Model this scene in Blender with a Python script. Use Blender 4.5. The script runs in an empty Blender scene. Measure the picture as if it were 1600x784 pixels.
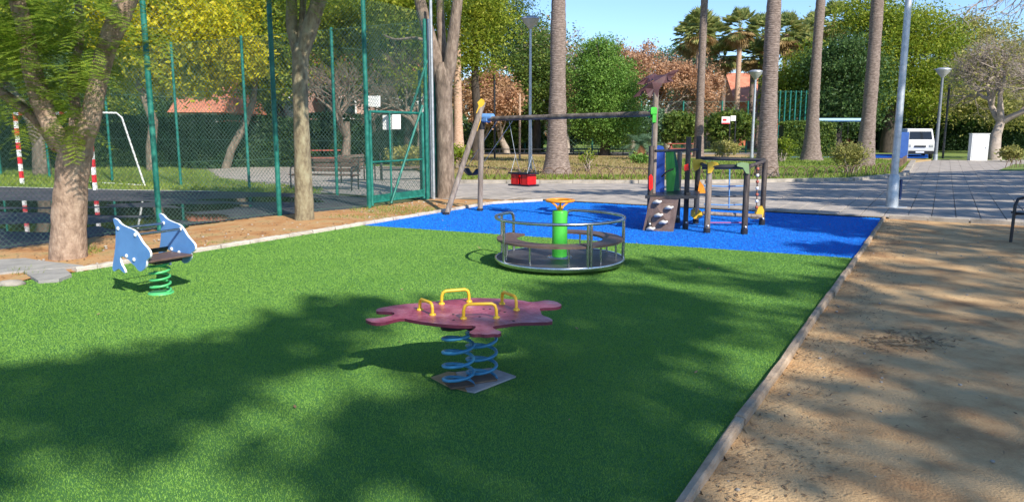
import bpy, bmesh, math, random
import numpy as np
from mathutils import Vector, Matrix
from math import pi, sin, cos, radians as R
random.seed(7); rng = np.random.default_rng(7)
C = bpy.context.scene.collection
S = bpy.context.scene

# ---------------------------------------------------------------- camera
F = 1160.0; PIT = R(9.25); H = 1.65
cam_d = bpy.data.cameras.new('camera'); cam = bpy.data.objects.new('camera', cam_d); C.objects.link(cam)
cam.location = (0, 0, H); cam.rotation_euler = (R(90) - PIT, 0, 0)
cam_d.sensor_width = 36; cam_d.lens = 36 * F / 1600; cam_d.clip_end = 1500; cam_d.clip_start = .05
S.camera = cam
# ---------------------------------------------------------------- light
SUN_EL = R(38); SUN_AZ = R(32)          # shadows fall forward and 32 degrees to the left
SD = Vector((-sin(SUN_AZ), cos(SUN_AZ), 0))
W = bpy.data.worlds.new('World'); S.world = W; W.use_nodes = True
nt = W.node_tree; bg = nt.nodes['Background']
sky = nt.nodes.new('ShaderNodeTexSky'); sky.sky_type = 'NISHITA'; sky.sun_disc = False
sky.sun_elevation = SUN_EL; sky.sun_rotation = R(180 - 32); sky.altitude = 0
sky.air_density = .85; sky.dust_density = .1; sky.ozone_density = 5.5
nt.links.new(sky.outputs[0], bg.inputs[0]); bg.inputs[1].default_value = .15
sl = bpy.data.lights.new('sun', 'SUN'); sl.energy = 4.8; sl.angle = R(.53); sl.color = (1, .93, .82)
so = bpy.data.objects.new('sun', sl); C.objects.link(so)
dirv = Vector((SD.x * cos(SUN_EL), SD.y * cos(SUN_EL), -sin(SUN_EL)))
so.rotation_euler = dirv.to_track_quat('-Z', 'Y').to_euler()
S.view_settings.view_transform = 'Standard'; S.view_settings.look = 'None'
S.view_settings.exposure = 0.55; S.view_settings.gamma = 1
S.render.engine = 'CYCLES'
S.cycles.max_bounces = 5; S.cycles.transparent_max_bounces = 6; S.cycles.diffuse_bounces = 3

# ---------------------------------------------------------------- measuring: photo pixel to place
def ray(x, y):
    dx = (x - 800) / F; dz = -(y - 392) / F
    return Vector((dx, cos(PIT) + dz * sin(PIT), -sin(PIT) + dz * cos(PIT)))
def G(x, y, z=0):
    d = ray(x, y); t = (z - H) / d.z; return Vector((0, 0, H)) + d * t
def A(x, y, Y):
    d = ray(x, y); return Vector((0, 0, H)) + d * (Y / d.y)
def mpp(Y): return Y * cos(PIT) / F            # metres per photo pixel at distance Y (about)
U = Vector((.5, .8660254, 0)); N = Vector((.8660254, -.5, 0))
def st(s, t, z=0): return U * s + N * t + Vector((0, 0, z))
ANG = R(-30)    # turns local +y onto U and local +x onto N

# ---------------------------------------------------------------- materials
MATS = {}
def ramp_node(nt, stops):
    r = nt.nodes.new('ShaderNodeValToRGB'); e = r.color_ramp.elements
    while len(e) < len(stops): e.new(.5)
    for i, (p_, c) in enumerate(stops): e[i].position = p_; e[i].color = (*c, 1)
    return r
def pm(name, cols, scale=6, rough=.7, metal=0, bump=0, bscale=60, stretch=(1, 1, 1), coord='Object', detail=5, spec=.5, stops=None, coat=0):
    if name in MATS: return MATS[name]
    m = bpy.data.materials.new(name); m.use_nodes = True; n = m.node_tree; b = n.nodes['Principled BSDF']
    b.inputs['Roughness'].default_value = rough; b.inputs['Metallic'].default_value = metal
    b.inputs['Specular IOR Level'].default_value = spec; b.inputs['Coat Weight'].default_value = coat
    if coord == 'Position': src = n.nodes.new('ShaderNodeNewGeometry').outputs['Position']
    else: src = n.nodes.new('ShaderNodeTexCoord').outputs['Object']
    mp = n.nodes.new('ShaderNodeMapping'); mp.inputs['Scale'].default_value = stretch; n.links.new(src, mp.inputs[0])
    if len(cols) > 1:
        t = n.nodes.new('ShaderNodeTexNoise'); t.inputs['Scale'].default_value = scale; t.inputs['Detail'].default_value = detail
        t.inputs['Roughness'].default_value = .65
        n.links.new(mp.outputs[0], t.inputs[0])
        k = len(cols); st_ = stops or [.32 + .36 * i / (k - 1) for i in range(k)]
        r = ramp_node(n, list(zip(st_, cols))); n.links.new(t.outputs[0], r.inputs[0]); n.links.new(r.outputs[0], b.inputs['Base Color'])
    else: b.inputs['Base Color'].default_value = (*cols[0], 1)
    if bump:
        t2 = n.nodes.new('ShaderNodeTexNoise'); t2.inputs['Scale'].default_value = bscale; t2.inputs['Detail'].default_value = 6
        n.links.new(mp.outputs[0], t2.inputs[0])
        bp = n.nodes.new('ShaderNodeBump'); bp.inputs['Strength'].default_value = bump; bp.inputs['Distance'].default_value = .02
        n.links.new(t2.outputs[0], bp.inputs['Height']); n.links.new(bp.outputs[0], b.inputs['Normal'])
    MATS[name] = m; return m
def leafmat(name, cols, transl=.35, rough=.55, nscale=.8, tint=None):
    m = bpy.data.materials.new(name); m.use_nodes = True; n = m.node_tree; b = n.nodes['Principled BSDF']
    out = n.nodes['Material Output']
    g = n.nodes.new('ShaderNodeNewGeometry'); t = n.nodes.new('ShaderNodeTexNoise'); t.inputs['Scale'].default_value = nscale; t.inputs['Detail'].default_value = 2
    n.links.new(g.outputs['Position'], t.inputs[0])
    mx = n.nodes.new('ShaderNodeMath'); mx.operation = 'MULTIPLY_ADD'; mx.inputs[1].default_value = .5
    md = n.nodes.new('ShaderNodeMath'); md.operation = 'MULTIPLY'; md.inputs[1].default_value = .5
    n.links.new(t.outputs[0], md.inputs[0]); n.links.new(g.outputs['Random Per Island'], mx.inputs[0]); n.links.new(md.outputs[0], mx.inputs[2])
    k = len(cols); r = ramp_node(n, [(.2 + .6 * i / max(1, k - 1), c) for i, c in enumerate(cols)])
    n.links.new(mx.outputs[0], r.inputs[0]); n.links.new(r.outputs[0], b.inputs['Base Color'])
    b.inputs['Roughness'].default_value = rough; b.inputs['Specular IOR Level'].default_value = .35
    tr = n.nodes.new('ShaderNodeBsdfTranslucent'); n.links.new(r.outputs[0], tr.inputs[0])
    ms = n.nodes.new('ShaderNodeMixShader'); ms.inputs[0].default_value = transl
    n.links.new(b.outputs[0], ms.inputs[1]); n.links.new(tr.outputs[0], ms.inputs[2]); n.links.new(ms.outputs[0], out.inputs[0])
    return m
def palmbark(name, cols):
    m = pm(name, cols, scale=9, rough=.95, bump=.4, bscale=26, stretch=(1, 1, 2.2), coord='Position')
    n = m.node_tree; b = n.nodes['Principled BSDF']; g = n.nodes.new('ShaderNodeNewGeometry')
    w = n.nodes.new('ShaderNodeTexWave'); w.bands_direction = 'Z'; w.inputs['Scale'].default_value = 5.5; w.inputs['Distortion'].default_value = 5; w.inputs['Detail'].default_value = 2
    n.links.new(g.outputs['Position'], w.inputs[0])
    bp = n.nodes.new('ShaderNodeBump'); bp.inputs['Strength'].default_value = .35; bp.inputs['Distance'].default_value = .03
    old = b.inputs['Normal'].links[0].from_socket; n.links.new(old, bp.inputs['Normal']); n.links.new(w.outputs['Fac'], bp.inputs['Height']); n.links.new(bp.outputs[0], b.inputs['Normal'])
    return m

M_turf = leafmat('turf_green', [(.14, .31, .04), (.195, .38, .055), (.27, .46, .09)], .12, .75, .9)
M_turfbase = pm('turf_backing', [(.045, .15, .028), (.07, .20, .035)], 30, .9, bump=.5, bscale=180)
M_blue = leafmat('turf_blue', [(.0, .18, .58), (.0, .26, .76), (.01, .34, .88)], .08, .7, .8)
M_bluebase = pm('blue_backing', [(.0, .09, .46), (.0, .14, .66)], 14, .8, bump=.5, bscale=160)
M_dirt = pm('sandy_soil', [(.36, .19, .08), (.50, .30, .135), (.62, .41, .20), (.48, .35, .19)], 1.7, .97, bump=.7, bscale=70, coord='Position', detail=9)
M_orange = pm('orange_soil', [(.30, .13, .045), (.44, .22, .08), (.48, .29, .13), (.28, .24, .08)], 1.6, .97, bump=.8, bscale=40, coord='Position', detail=8)
M_ground = pm('earth', [(.16, .13, .07), (.10, .13, .045), (.2, .16, .09)], .35, .97, bump=.5, bscale=30, coord='Position')
M_grassg = pm('lawn_ground', [(.10, .17, .025), (.17, .24, .04), (.22, .23, .06)], .8, .95, bump=.6, bscale=60, coord='Position')
M_dry = pm('dry_lawn', [(.20, .18, .05), (.36, .25, .11), (.42, .29, .14), (.18, .22, .05)], .5, .95, bump=.6, bscale=50, coord='Position')
M_asph = pm('court_asphalt', [(.035, .04, .05), (.055, .06, .07), (.09, .085, .085)], .7, .75, bump=.3, bscale=90, coord='Position')
M_joint = pm('joint_sand', [(.19, .17, .14), (.28, .24, .2)], 8, .95, bump=.3, coord='Position')
M_slab = pm('paving_slab', [(.25, .225, .2), (.36, .32, .28), (.46, .40, .34)], 1.9, .85, bump=.3, bscale=70, coord='Position', detail=8)
M_kerbL = pm('pale_kerb', [(.36, .31, .26), (.52, .46, .39), (.6, .55, .48)], 5, .9, bump=.4, bscale=60, coord='Position')
M_kerbR = pm('worn_kerb', [(.24, .17, .11), (.38, .28, .19), (.5, .39, .28)], 4, .95, bump=.7, bscale=45, coord='Position', detail=8)
M_kerbG = pm('grey_kerb', [(.22, .2, .17), (.36, .32, .27), (.46, .41, .34)], 3, .9, bump=.4, bscale=60, coord='Position')
M_conc = pm('concrete', [(.24, .23, .22), (.38, .36, .33)], 5, .9, bump=.4, bscale=50)
M_barkN = pm('near_bark', [(.17, .115, .08), (.33, .23, .165), (.46, .34, .25)], 13, .95, bump=.9, bscale=34, stretch=(1, 1, .55), coord='Position', detail=8)
M_barkG = pm('grey_bark', [(.10, .075, .055), (.20, .15, .115), (.33, .26, .2)], 11, .95, bump=.9, bscale=30, stretch=(1, 1, .35), coord='Position', detail=8)
M_barkM = pm('mossy_bark', [(.13, .10, .065), (.25, .21, .13), (.34, .31, .2)], 12, .95, bump=.9, bscale=34, stretch=(1, 1, .45), coord='Position', detail=8)
M_barkD = pm('dark_bark', [(.035, .028, .022), (.09, .07, .055)], 6, .95, bump=.6, stretch=(1, 1, .4), coord='Position')
M_palm = palmbark('palm_trunk', [(.12, .09, .072), (.21, .16, .135), (.33, .26, .22)])
M_palmO = palmbark('palm_trunk_pale', [(.34, .22, .15), (.5, .33, .23), (.6, .42, .31)])
M_twig = pm('bare_twig', [(.26, .21, .17), (.44, .37, .31)], 5, .9)
M_green = pm('green_paint', [(.0, .085, .065), (.006, .15, .115), (.03, .22, .17)], 7, .5, bump=.1, coord='Position')
M_wire = pm('mesh_wire', [(.04, .13, .09), (.13, .22, .17)], 3, .5, coord='Position')
M_wiref = pm('mesh_wire_far', [(.05, .14, .10), (.12, .22, .17)], 3, .5, coord='Position')
M_poledk = pm('dull_pole', [(.13, .15, .17), (.24, .26, .28)], 9, .6, metal=.3, coord='Position')
M_galv = pm('galvanised', [(.35, .38, .41), (.47, .5, .53), (.58, .6, .62)], 9, .45, metal=.6, coord='Position')
M_steel = pm('stainless', [(.42, .42, .43), (.6, .6, .6)], 16, .24, metal=1.0, bump=.05, bscale=30)
M_deck = pm('ribbed_deck', [(.035, .035, .042), (.075, .07, .075)], 8, .42, bump=.3, bscale=90)
M_seatb = pm('brown_board', [(.085, .05, .04), (.15, .095, .075)], 10, .5, bump=.25, bscale=60)
M_lime = pm('lime_paint', [(.05, .42, .035), (.07, .5, .05)], 8, .35)
M_oran = pm('orange_paint', [(.7, .22, .01), (.8, .3, .02)], 8, .4)
M_yel = pm('yellow_paint', [(.62, .36, .015), (.78, .5, .03)], 8, .4)
M_white = pm('white_paint', [(.72, .72, .7), (.8, .8, .78)], 6, .5)
M_red = pm('red_paint', [(.6, .02, .03), (.7, .04, .05)], 6, .45)
M_redpl = pm('red_plastic', [(.75, .01, .008)], 6, .3)
M_black = pm('black_metal', [(.012, .012, .016), (.03, .03, .034)], 9, .4)
M_rub = pm('black_rubber', [(.01, .01, .014)], 9, .6)
M_dolph = pm('dolphin_blue', [(.09, .24, .52), (.12, .30, .62)], 4, .38)
M_edge = pm('white_core', [(.78, .8, .84)], 5, .5)
M_springg = pm('spring_green', [(.06, .42, .13), (.12, .55, .2)], 9, .4)
M_springb = pm('spring_blue', [(.03, .19, .36), (.07, .30, .50)], 9, .35)
M_turt = pm('faded_crimson', [(.18, .02, .045), (.33, .05, .095), (.46, .13, .18), (.5, .32, .38)], 7, .3, bump=.35, bscale=45, detail=9, stops=[.3, .46, .6, .78])
M_wood = pm('weathered_wood', [(.12, .09, .07), (.24, .19, .155), (.34, .29, .245)], 6, .85, bump=.5, bscale=30, stretch=(3, 3, .4), detail=8)
M_wooddk = pm('dark_timber', [(.025, .02, .018), (.06, .045, .038), (.13, .10, .08)], 7, .6, bump=.4, bscale=30, stretch=(3, 3, .5))
M_ramp = pm('climbing_panel', [(.12, .075, .06), (.2, .135, .11)], 9, .7, bump=.3)
M_hold = pm('grey_hold', [(.45, .43, .4), (.6, .58, .55)], 9, .7, bump=.3)
M_sky = pm('pale_blue_plastic', [(.16, .34, .66)], 9, .4)
M_pblue = pm('blue_board', [(.01, .05, .3), (.02, .1, .5)], 7, .45, stretch=(4, 4, .6))
M_pgreen = pm('green_board', [(.04, .35, .04), (.1, .5, .08)], 7, .45, stretch=(4, 4, .6))
M_pdgreen = pm('dark_green_board', [(.0, .1, .06), (.01, .17, .1)], 7, .45)
M_rope = pm('blue_rope', [(.08, .2, .42), (.16, .32, .58)], 30, .7)
M_rust = pm('rusty_iron', [(.09, .05, .03), (.2, .13, .09)], 8, .8)
M_brick = pm('terracotta', [(.42, .10, .05), (.56, .18, .10)], 2, .85, bump=.2)
M_roof = pm('roof_tile', [(.45, .14, .08), (.62, .25, .15)], 2, .85, bump=.3)
M_pink = pm('pink_render', [(.5, .3, .24), (.62, .42, .34)], 1.2, .9)
M_redw = pm('red_wood', [(.32, .07, .045), (.45, .12, .08)], 6, .7)
M_brownw = pm('brown_slat', [(.10, .06, .045), (.2, .13, .1)], 7, .7)
M_glass = pm('dark_glass', [(.02, .025, .03)], 3, .08, spec=.8)
M_lampg = pm('lamp_bowl', [(.33, .34, .32), (.45, .46, .44)], 4, .4)
M_sign = pm('sign_white', [(.72, .72, .7), (.8, .79, .77)], 4, .6)
M_panelb = pm('blue_panel', [(.01, .06, .26), (.02, .09, .34)], 4, .5)
M_litter = leafmat('litter', [(.12, .07, .04), (.24, .15, .08), (.40, .27, .15), (.2, .16, .08)], 0, .9)
LF = dict(
 yellow=leafmat('leaf_yellow', [(.34, .38, .02), (.60, .58, .025), (.8, .66, .03)], .5, nscale=.5),
 yellowgreen=leafmat('leaf_yellowgreen', [(.12, .20, .02), (.26, .34, .03), (.42, .43, .045)], .45, nscale=.5),
 green=leafmat('leaf_green', [(.05, .105, .02), (.12, .2, .035), (.25, .30, .055)], .4, nscale=.6),
 dark=leafmat('leaf_dark', [(.03, .075, .022), (.07, .14, .035), (.13, .21, .05)], .35, nscale=.7),
 blueg=leafmat('leaf_bluegreen', [(.07, .14, .07), (.15, .26, .15), (.22, .34, .2)], .3, nscale=.7),
 round=leafmat('leaf_round', [(.09, .2, .03), (.17, .32, .055), (.26, .42, .08)], .4, nscale=.8),
 orange=leafmat('leaf_orange', [(.32, .18, .10), (.54, .30, .16), (.68, .46, .30)], .4, nscale=.7),
 brown=leafmat('leaf_brown', [(.26, .16, .07), (.46, .29, .15), (.6, .38, .22)], .35, nscale=.7),
 olive=leafmat('leaf_olive', [(.18, .2, .05), (.36, .35, .10), (.52, .46, .16)], .4, nscale=.7),
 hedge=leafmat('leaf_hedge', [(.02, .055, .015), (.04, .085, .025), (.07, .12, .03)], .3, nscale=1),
 frond=leafmat('leaf_frond', [(.10, .2, .025), (.24, .36, .04), (.44, .52, .07)], .55, nscale=1.2),
 palm=leafmat('leaf_palm', [(.16, .23, .07), (.34, .40, .13), (.6, .54, .2)], .4, nscale=.6),
 dead=leafmat('leaf_dead', [(.3, .2, .09), (.52, .36, .16), (.65, .48, .22)], .3, nscale=.6),
 grass=leafmat('leaf_grass', [(.10, .17, .02), (.2, .29, .04), (.3, .33, .08)], .3, nscale=.4),
 dgrass=leafmat('leaf_drygrass', [(.2, .18, .06), (.34, .27, .11), (.18, .23, .05)], .3, nscale=.4),
)

# ---------------------------------------------------------------- mesh building
def setp(o, label=None, cat=None, group=None, kind=None):
    if label: o['label'] = label
    if cat: o['category'] = cat
    if group: o['group'] = group
    if kind: o['kind'] = kind
    return o
def thing(name, label, cat, loc=(0, 0, 0), rz=0, group=None):
    o = bpy.data.objects.new(name, None); C.objects.link(o); o.location = loc; o.rotation_euler = (0, 0, rz)
    o.empty_display_size = .2
    return setp(o, label, cat, group)
def link(name, me, mat, parent=None):
    if mat is not None and not me.materials: me.materials.append(mat)
    o = bpy.data.objects.new(name, me); C.objects.link(o)
    if parent is not None: o.parent = parent
    return o
def copytree(o, parent=None, loc=None, rz=None, label=None, scale=None):
    c = o.copy(); C.objects.link(c)
    if parent is not None: c.parent = parent
    if loc is not None: c.location = loc
    if rz is not None: c.rotation_euler = (0, 0, rz)
    if scale is not None: c.scale = (scale,) * 3
    if label: c['label'] = label
    for ch in [q for q in o.children]: copytree(ch, c)
    return c
class MB:
    def __init__(s): s.v = []; s.f = []; s.sm = []
    def add(s, vs, fs, smooth=False):
        o = len(s.v); s.v += [tuple(v) for v in vs]; s.f += [tuple(i + o for i in f) for f in fs]; s.sm += [smooth] * len(fs); return s
    def box(s, c, d, rz=0, M=None, bev=0):
        x, y, z = d[0] / 2, d[1] / 2, d[2] / 2
        if bev:
            b = bev; vs = []
            for sz, k in ((-z, 0), (-z + b, 1), (z - b, 1), (z, 0)):
                xx, yy = (x, y) if k else (x - b, y - b)
                vs += [(-xx, -yy, sz), (xx, -yy, sz), (xx, yy, sz), (-xx, yy, sz)]
            fs = [(3, 2, 1, 0), (12, 13, 14, 15)]
            for r in range(3):
                for i in range(4): j = (i + 1) % 4; fs.append((r * 4 + i, r * 4 + j, r * 4 + 4 + j, r * 4 + 4 + i))
        else:
            vs = [(-x, -y, -z), (x, -y, -z), (x, y, -z), (-x, y, -z), (-x, -y, z), (x, -y, z), (x, y, z), (-x, y, z)]
            fs = [(3, 2, 1, 0), (4, 5, 6, 7), (0, 1, 5, 4), (1, 2, 6, 5), (2, 3, 7, 6), (3, 0, 4, 7)]
        m = M if M is not None else Matrix.Rotation(rz, 3, 'Z')
        return s.add([m @ Vector(v) + Vector(c) for v in vs], fs)
    def tube(s, pts, r, n=8, cap=True, closed=False, smooth=True):
        pts = [Vector(q) for q in pts]; k = len(pts); rs = r if isinstance(r, (list, tuple)) else [r] * k
        vs = []; nrm = None
        for i, q in enumerate(pts):
            if closed: t = pts[(i + 1) % k] - pts[i - 1]
            else: t = pts[min(i + 1, k - 1)] - pts[max(i - 1, 0)]
            t.normalize()
            if nrm is None: nrm = t.orthogonal().normalized()
            else:
                nrm = nrm - t * nrm.dot(t)
                nrm = nrm.normalized() if nrm.length > 1e-6 else t.orthogonal().normalized()
            b = t.cross(nrm)
            for j in range(n): a = 2 * pi * j / n; vs.append(q + (nrm * cos(a) + b * sin(a)) * rs[i])
        fs = []
        for i in range(k if closed else k - 1):
            i2 = (i + 1) % k
            for j in range(n): j2 = (j + 1) % n; fs.append((i * n + j, i * n + j2, i2 * n + j2, i2 * n + j))
        s.add(vs, fs, smooth)
        if cap and not closed:
            s.add(vs[:n], [tuple(range(n - 1, -1, -1))]); s.add(vs[-n:], [tuple(range(n))])
        return s
    def lathe(s, c, prof, n=24, smooth=True):
        vs = []; fs = []; c = Vector(c)
        for r, z in prof:
            for j in range(n): a = 2 * pi * j / n; vs.append(c + Vector((r * cos(a), r * sin(a), z)))
        for i in range(len(prof) - 1):
            for j in range(n): j2 = (j + 1) % n; fs.append((i * n + j, i * n + j2, i * n + n + j2, i * n + n + j))
        return s.add(vs, fs, smooth)
    def prism(s, poly, M, th):
        """poly: 2-D outline, M: function (x, y, h) -> point, h from -th/2 to th/2"""
        n = len(poly); vs = [M(x, y, th / 2) for x, y in poly] + [M(x, y, -th / 2) for x, y in poly]
        fs = [tuple(range(n)), tuple(range(2 * n - 1, n - 1, -1))] + [(i, i + n, (i + 1) % n + n, (i + 1) % n) for i in range(n)]
        return s.add(vs, fs)
    def ball(s, c, r, n=8, sq=(1, 1, 1)):
        pr = []; k = max(3, n // 2)
        vs = []; fs = []
        for i in range(k + 1):
            th = pi * i / k
            for j in range(n): a = 2 * pi * j / n; vs.append(Vector(c) + Vector((r * sq[0] * sin(th) * cos(a), r * sq[1] * sin(th) * sin(a), -r * sq[2] * cos(th))))
        for i in range(k):
            for j in range(n): j2 = (j + 1) % n; fs.append((i * n + j, i * n + j2, i * n + n + j2, i * n + n + j))
        return s.add(vs, fs, True)
    def mesh(s, name, org=None):
        me = bpy.data.meshes.new(name)
        v = s.v if org is None else [(a - org[0], b - org[1], c - org[2]) for a, b, c in s.v]
        me.from_pydata(v, [], s.f); me.polygons.foreach_set('use_smooth', s.sm); me.update(); return me
    def build(s, name, mat, parent=None, world=False):
        """world=True: the numbers are world coordinates and the parent is an unrotated empty"""
        org = parent.location if (world and parent is not None) else None
        return link(name, s.mesh(name, org), mat, parent)
def npmesh(name, V, Fc):
    """V (n,3) float, Fc (m,k) int"""
    me = bpy.data.meshes.new(name); V = np.ascontiguousarray(V, np.float32); Fc = np.ascontiguousarray(Fc, np.int32); m, k = Fc.shape
    me.vertices.add(len(V)); me.vertices.foreach_set('co', V.ravel()); me.loops.add(m * k); me.loops.foreach_set('vertex_index', Fc.ravel())
    me.polygons.add(m); me.polygons.foreach_set('loop_start', np.arange(0, m * k, k, dtype=np.int32)); me.polygons.foreach_set('loop_total', np.full(m, k, np.int32))
    me.update(calc_edges=True); return me
def leaves(P, size, asp=.5, up=.35, var=.6):
    n = len(P); nr = rng.normal(size=(n, 3)); nr[:, 2] += up * 2; nr /= np.linalg.norm(nr, axis=1)[:, None]
    a = rng.normal(size=(n, 3)); a -= (a * nr).sum(1)[:, None] * nr; a /= np.linalg.norm(a, axis=1)[:, None]; b = np.cross(nr, a)
    L = (size * (1 + var * rng.uniform(-1, 1, n)))[:, None] / 2; Wd = L * asp
    V = np.stack([P - a * L, P + b * Wd + a * L * .1, P + a * L, P - b * Wd + a * L * .1], 1).reshape(-1, 3)
    return V, np.arange(4 * n).reshape(n, 4)
def inpoly(X, Y, poly):
    r = np.zeros(len(X), bool); k = len(poly)
    for i in range(k):
        x1, y1 = poly[i][0], poly[i][1]; x2, y2 = poly[(i + 1) % k][0], poly[(i + 1) % k][1]
        c = ((y1 > Y) != (y2 > Y)) & (X < (x2 - x1) * (Y - y1) / ((y2 - y1) or 1e-9) + x1); r ^= c
    return r
def scatter(poly, n):
    xs = [q[0] for q in poly]; ys = [q[1] for q in poly]
    X = rng.uniform(min(xs), max(xs), n); Y = rng.uniform(min(ys), max(ys), n); k = inpoly(X, Y, poly); return X[k], Y[k]
def area(poly):
    k = len(poly); return abs(sum(poly[i][0] * poly[(i + 1) % k][1] - poly[(i + 1) % k][0] * poly[i][1] for i in range(k))) / 2
def sheet(name, poly, z, mat, kind='structure', thick=0):
    m = MB(); n = len(poly)
    ar = sum(poly[i][0] * poly[(i + 1) % n][1] - poly[(i + 1) % n][0] * poly[i][1] for i in range(n))
    if ar < 0: poly = poly[::-1]
    m.add([(q[0], q[1], z) for q in poly], [tuple(range(n))])
    if thick: m.add([(q[0], q[1], z) for q in poly] + [(q[0], q[1], z - thick) for q in poly], [(i, i + n, (i + 1) % n + n, (i + 1) % n) for i in range(n)])
    o = m.build(name, mat); setp(o, kind=kind); return o
def blades(name, poly, dens, h, w, mat, z0, parent=None, lean=.35):
    n = int(area(poly) * dens * 1.0); xs = [q[0] for q in poly]; ys = [q[1] for q in poly]
    bb = (max(xs) - min(xs)) * (max(ys) - min(ys)); X, Y = scatter(poly, int(bb * dens)); n = len(X)
    P = np.stack([X, Y, np.full(n, z0)], 1); a = rng.uniform(0, 2 * pi, n); d = np.stack([np.cos(a), np.sin(a), np.zeros(n)], 1)
    l = rng.normal(size=(n, 3)) * lean * h; l[:, 2] = h * rng.uniform(.6, 1.15, n); Wd = w * rng.uniform(.7, 1.3, n)[:, None] / 2
    V = np.stack([P - d * Wd, P + d * Wd, P + l], 1).reshape(-1, 3)
    return V, np.arange(3 * n).reshape(n, 3)
def join(parts):
    Vs = []; Fs = []; o = 0
    for V, Fc in parts: Vs.append(V); Fs.append(Fc + o); o += len(V)
    return np.concatenate(Vs), np.concatenate(Fs)
# ================================================================ THE SETTING
xy = lambda v: (v.x, v.y)
sheet('ground', [(-400, -60), (400, -60), (400, 900), (-400, 900)], -.02, M_ground)
KL, KR = -8.68, -.91         # left and right edge of the play area in the turned frame
SB0, SB1, SE = 9.85, 10.45, 15.5   # blue begins (left, right), ends
lawn = [xy(st(-6, KL)), xy(st(-6, KR)), xy(st(SB1, KR)), xy(st(SB0, KL))]
blue = [xy(st(SB0, KL)), xy(st(SB1, KR)), xy(st(SE, KR)), xy(st(SE, -8.0)), xy(st(14.3, KL))]
sheet('lawn', lawn, .008, M_turfbase); sheet('rubber_surface', blue, .008, M_bluebase)
def clip_s(a, b, t0=KL, t1=KR): return [xy(st(a, t0)), xy(st(a, t1)), xy(st(b, t1)), xy(st(b, t0))]
# artificial turf pile: real blades, denser where near
pole_hole = G(748, 597)
def near_poly(y0, y1):    # lawn cut to a band of photo rows (only the side that can be seen from about here)
    return y0, y1
parts_ = []
V, Fc = blades('t', lawn, 16000, .010, .0038, M_turf, .008)
X, Y = V[::3, 0], V[::3, 1]; dist = np.hypot(X, Y)
vis = (Y > 1.6) & (np.abs(X) < (Y * .80 + 1.5))
keep = vis & (rng.uniform(size=len(X)) < np.clip(1.6 * (4.2 / np.maximum(dist, 1)) ** 1.6, .16, 1))
hx, hy = pole_hole.x, pole_hole.y
ux = (X - hx) * .8 + (Y - hy) * .6; uy = -(X - hx) * .6 + (Y - hy) * .8
T = V.reshape(-1, 3, 3)[keep]; k = np.clip(dist[keep] / 5, 1, 2.4)[:, None]
mid = (T[:, 0] + T[:, 1]) / 2; T[:, 0] = mid + (T[:, 0] - mid) * k; T[:, 1] = mid + (T[:, 1] - mid) * k
hole_c = [G(672, 594), G(700, 611), G(742, 619), G(809, 592), G(768, 578), G(700, 582)]
hm = inpoly(mid[:, 0], mid[:, 1], [xy(q) for q in hole_c]); T = T[~hm]
o = link('turf_pile', npmesh('turf_pile', T.reshape(-1, 3), np.arange(len(T) * 3).reshape(-1, 3)), M_turf)
setp(o, 'bright green artificial turf pile covering the play area', 'turf', kind='stuff')
V, Fc = blades('t', blue, 2300, .014, .0075, M_blue, .008)
o = link('blue_turf_pile', npmesh('blue_turf_pile', V, Fc), M_blue); setp(o, 'bright blue turf pile under the swing and the climbing frame', 'turf', kind='stuff')

# sandy yard to the right, orange soil strip to the left
yard = [xy(st(-8, KR + .03)), (60, -30), (60, 14), xy(st(15.72, 3)), xy(st(15.62, KR + .03))]
def bumpy(name, poly, z, mat, step, amp, kind='structure'):
    xs = [q[0] for q in poly]; ys = [q[1] for q in poly]
    nx = max(2, int((max(xs) - min(xs)) / step)); ny = max(2, int((max(ys) - min(ys)) / step))
    gx, gy = np.meshgrid(np.linspace(min(xs), max(xs), nx), np.linspace(min(ys), max(ys), ny), indexing='ij')
    cx = (gx[:-1, :-1] + gx[1:, 1:]) / 2; cy = (gy[:-1, :-1] + gy[1:, 1:]) / 2
    ins = inpoly(cx.ravel(), cy.ravel(), poly).reshape(cx.shape)
    zz = np.zeros_like(gx)
    for q in range(7):
        a = rng.uniform(0, 2 * pi); fr = rng.uniform(.6, 6); zz += np.sin((gx * cos(a) + gy * sin(a)) * fr + rng.uniform(0, 6)) / (1 + fr * .5)
    V = np.stack([gx, gy, z + amp * (zz * .4 + rng.normal(size=gx.shape) * .12)], -1).reshape(-1, 3)
    I, J = np.nonzero(ins); a = I * ny + J
    o = link(name, npmesh(name, V, np.stack([a, a + ny, a + ny + 1, a + 1], 1)), mat); setp(o, kind=kind)
    o.data.polygons.foreach_set('use_smooth', [True] * len(o.data.polygons)); return o
sheet('yard_base', yard, -.004, M_dirt)
bumpy('sandy_yard', [xy(st(0, KR + .05)), xy(st(0, 9)), (22, 9), (16.5, 9.9), xy(st(15.6, 4)), xy(st(15.6, KR + .05))], .002, M_dirt, .07, .010)
FP = [Vector((-9.9, 5.0, 0)), Vector((-8.35, 7.5, 0)), G(-55, 401), G(250, 360), G(437, 338), G(577, 326), G(668, 313)]    # near fence posts
strip = [xy(st(-2, KL - .03)), xy(st(14.5, KL - .03)), xy(st(15.4, -8.6)), xy(st(15.4, -10.3)), xy(FP[6])] + [xy(FP[i] + Vector((-.12, .05, 0))) for i in (5, 4, 3, 2, 1, 0)]
sheet('soil_base', strip, -.002, M_orange)
bumpy('orange_soil_strip', strip, .012, M_orange, .09, .022)
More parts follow.
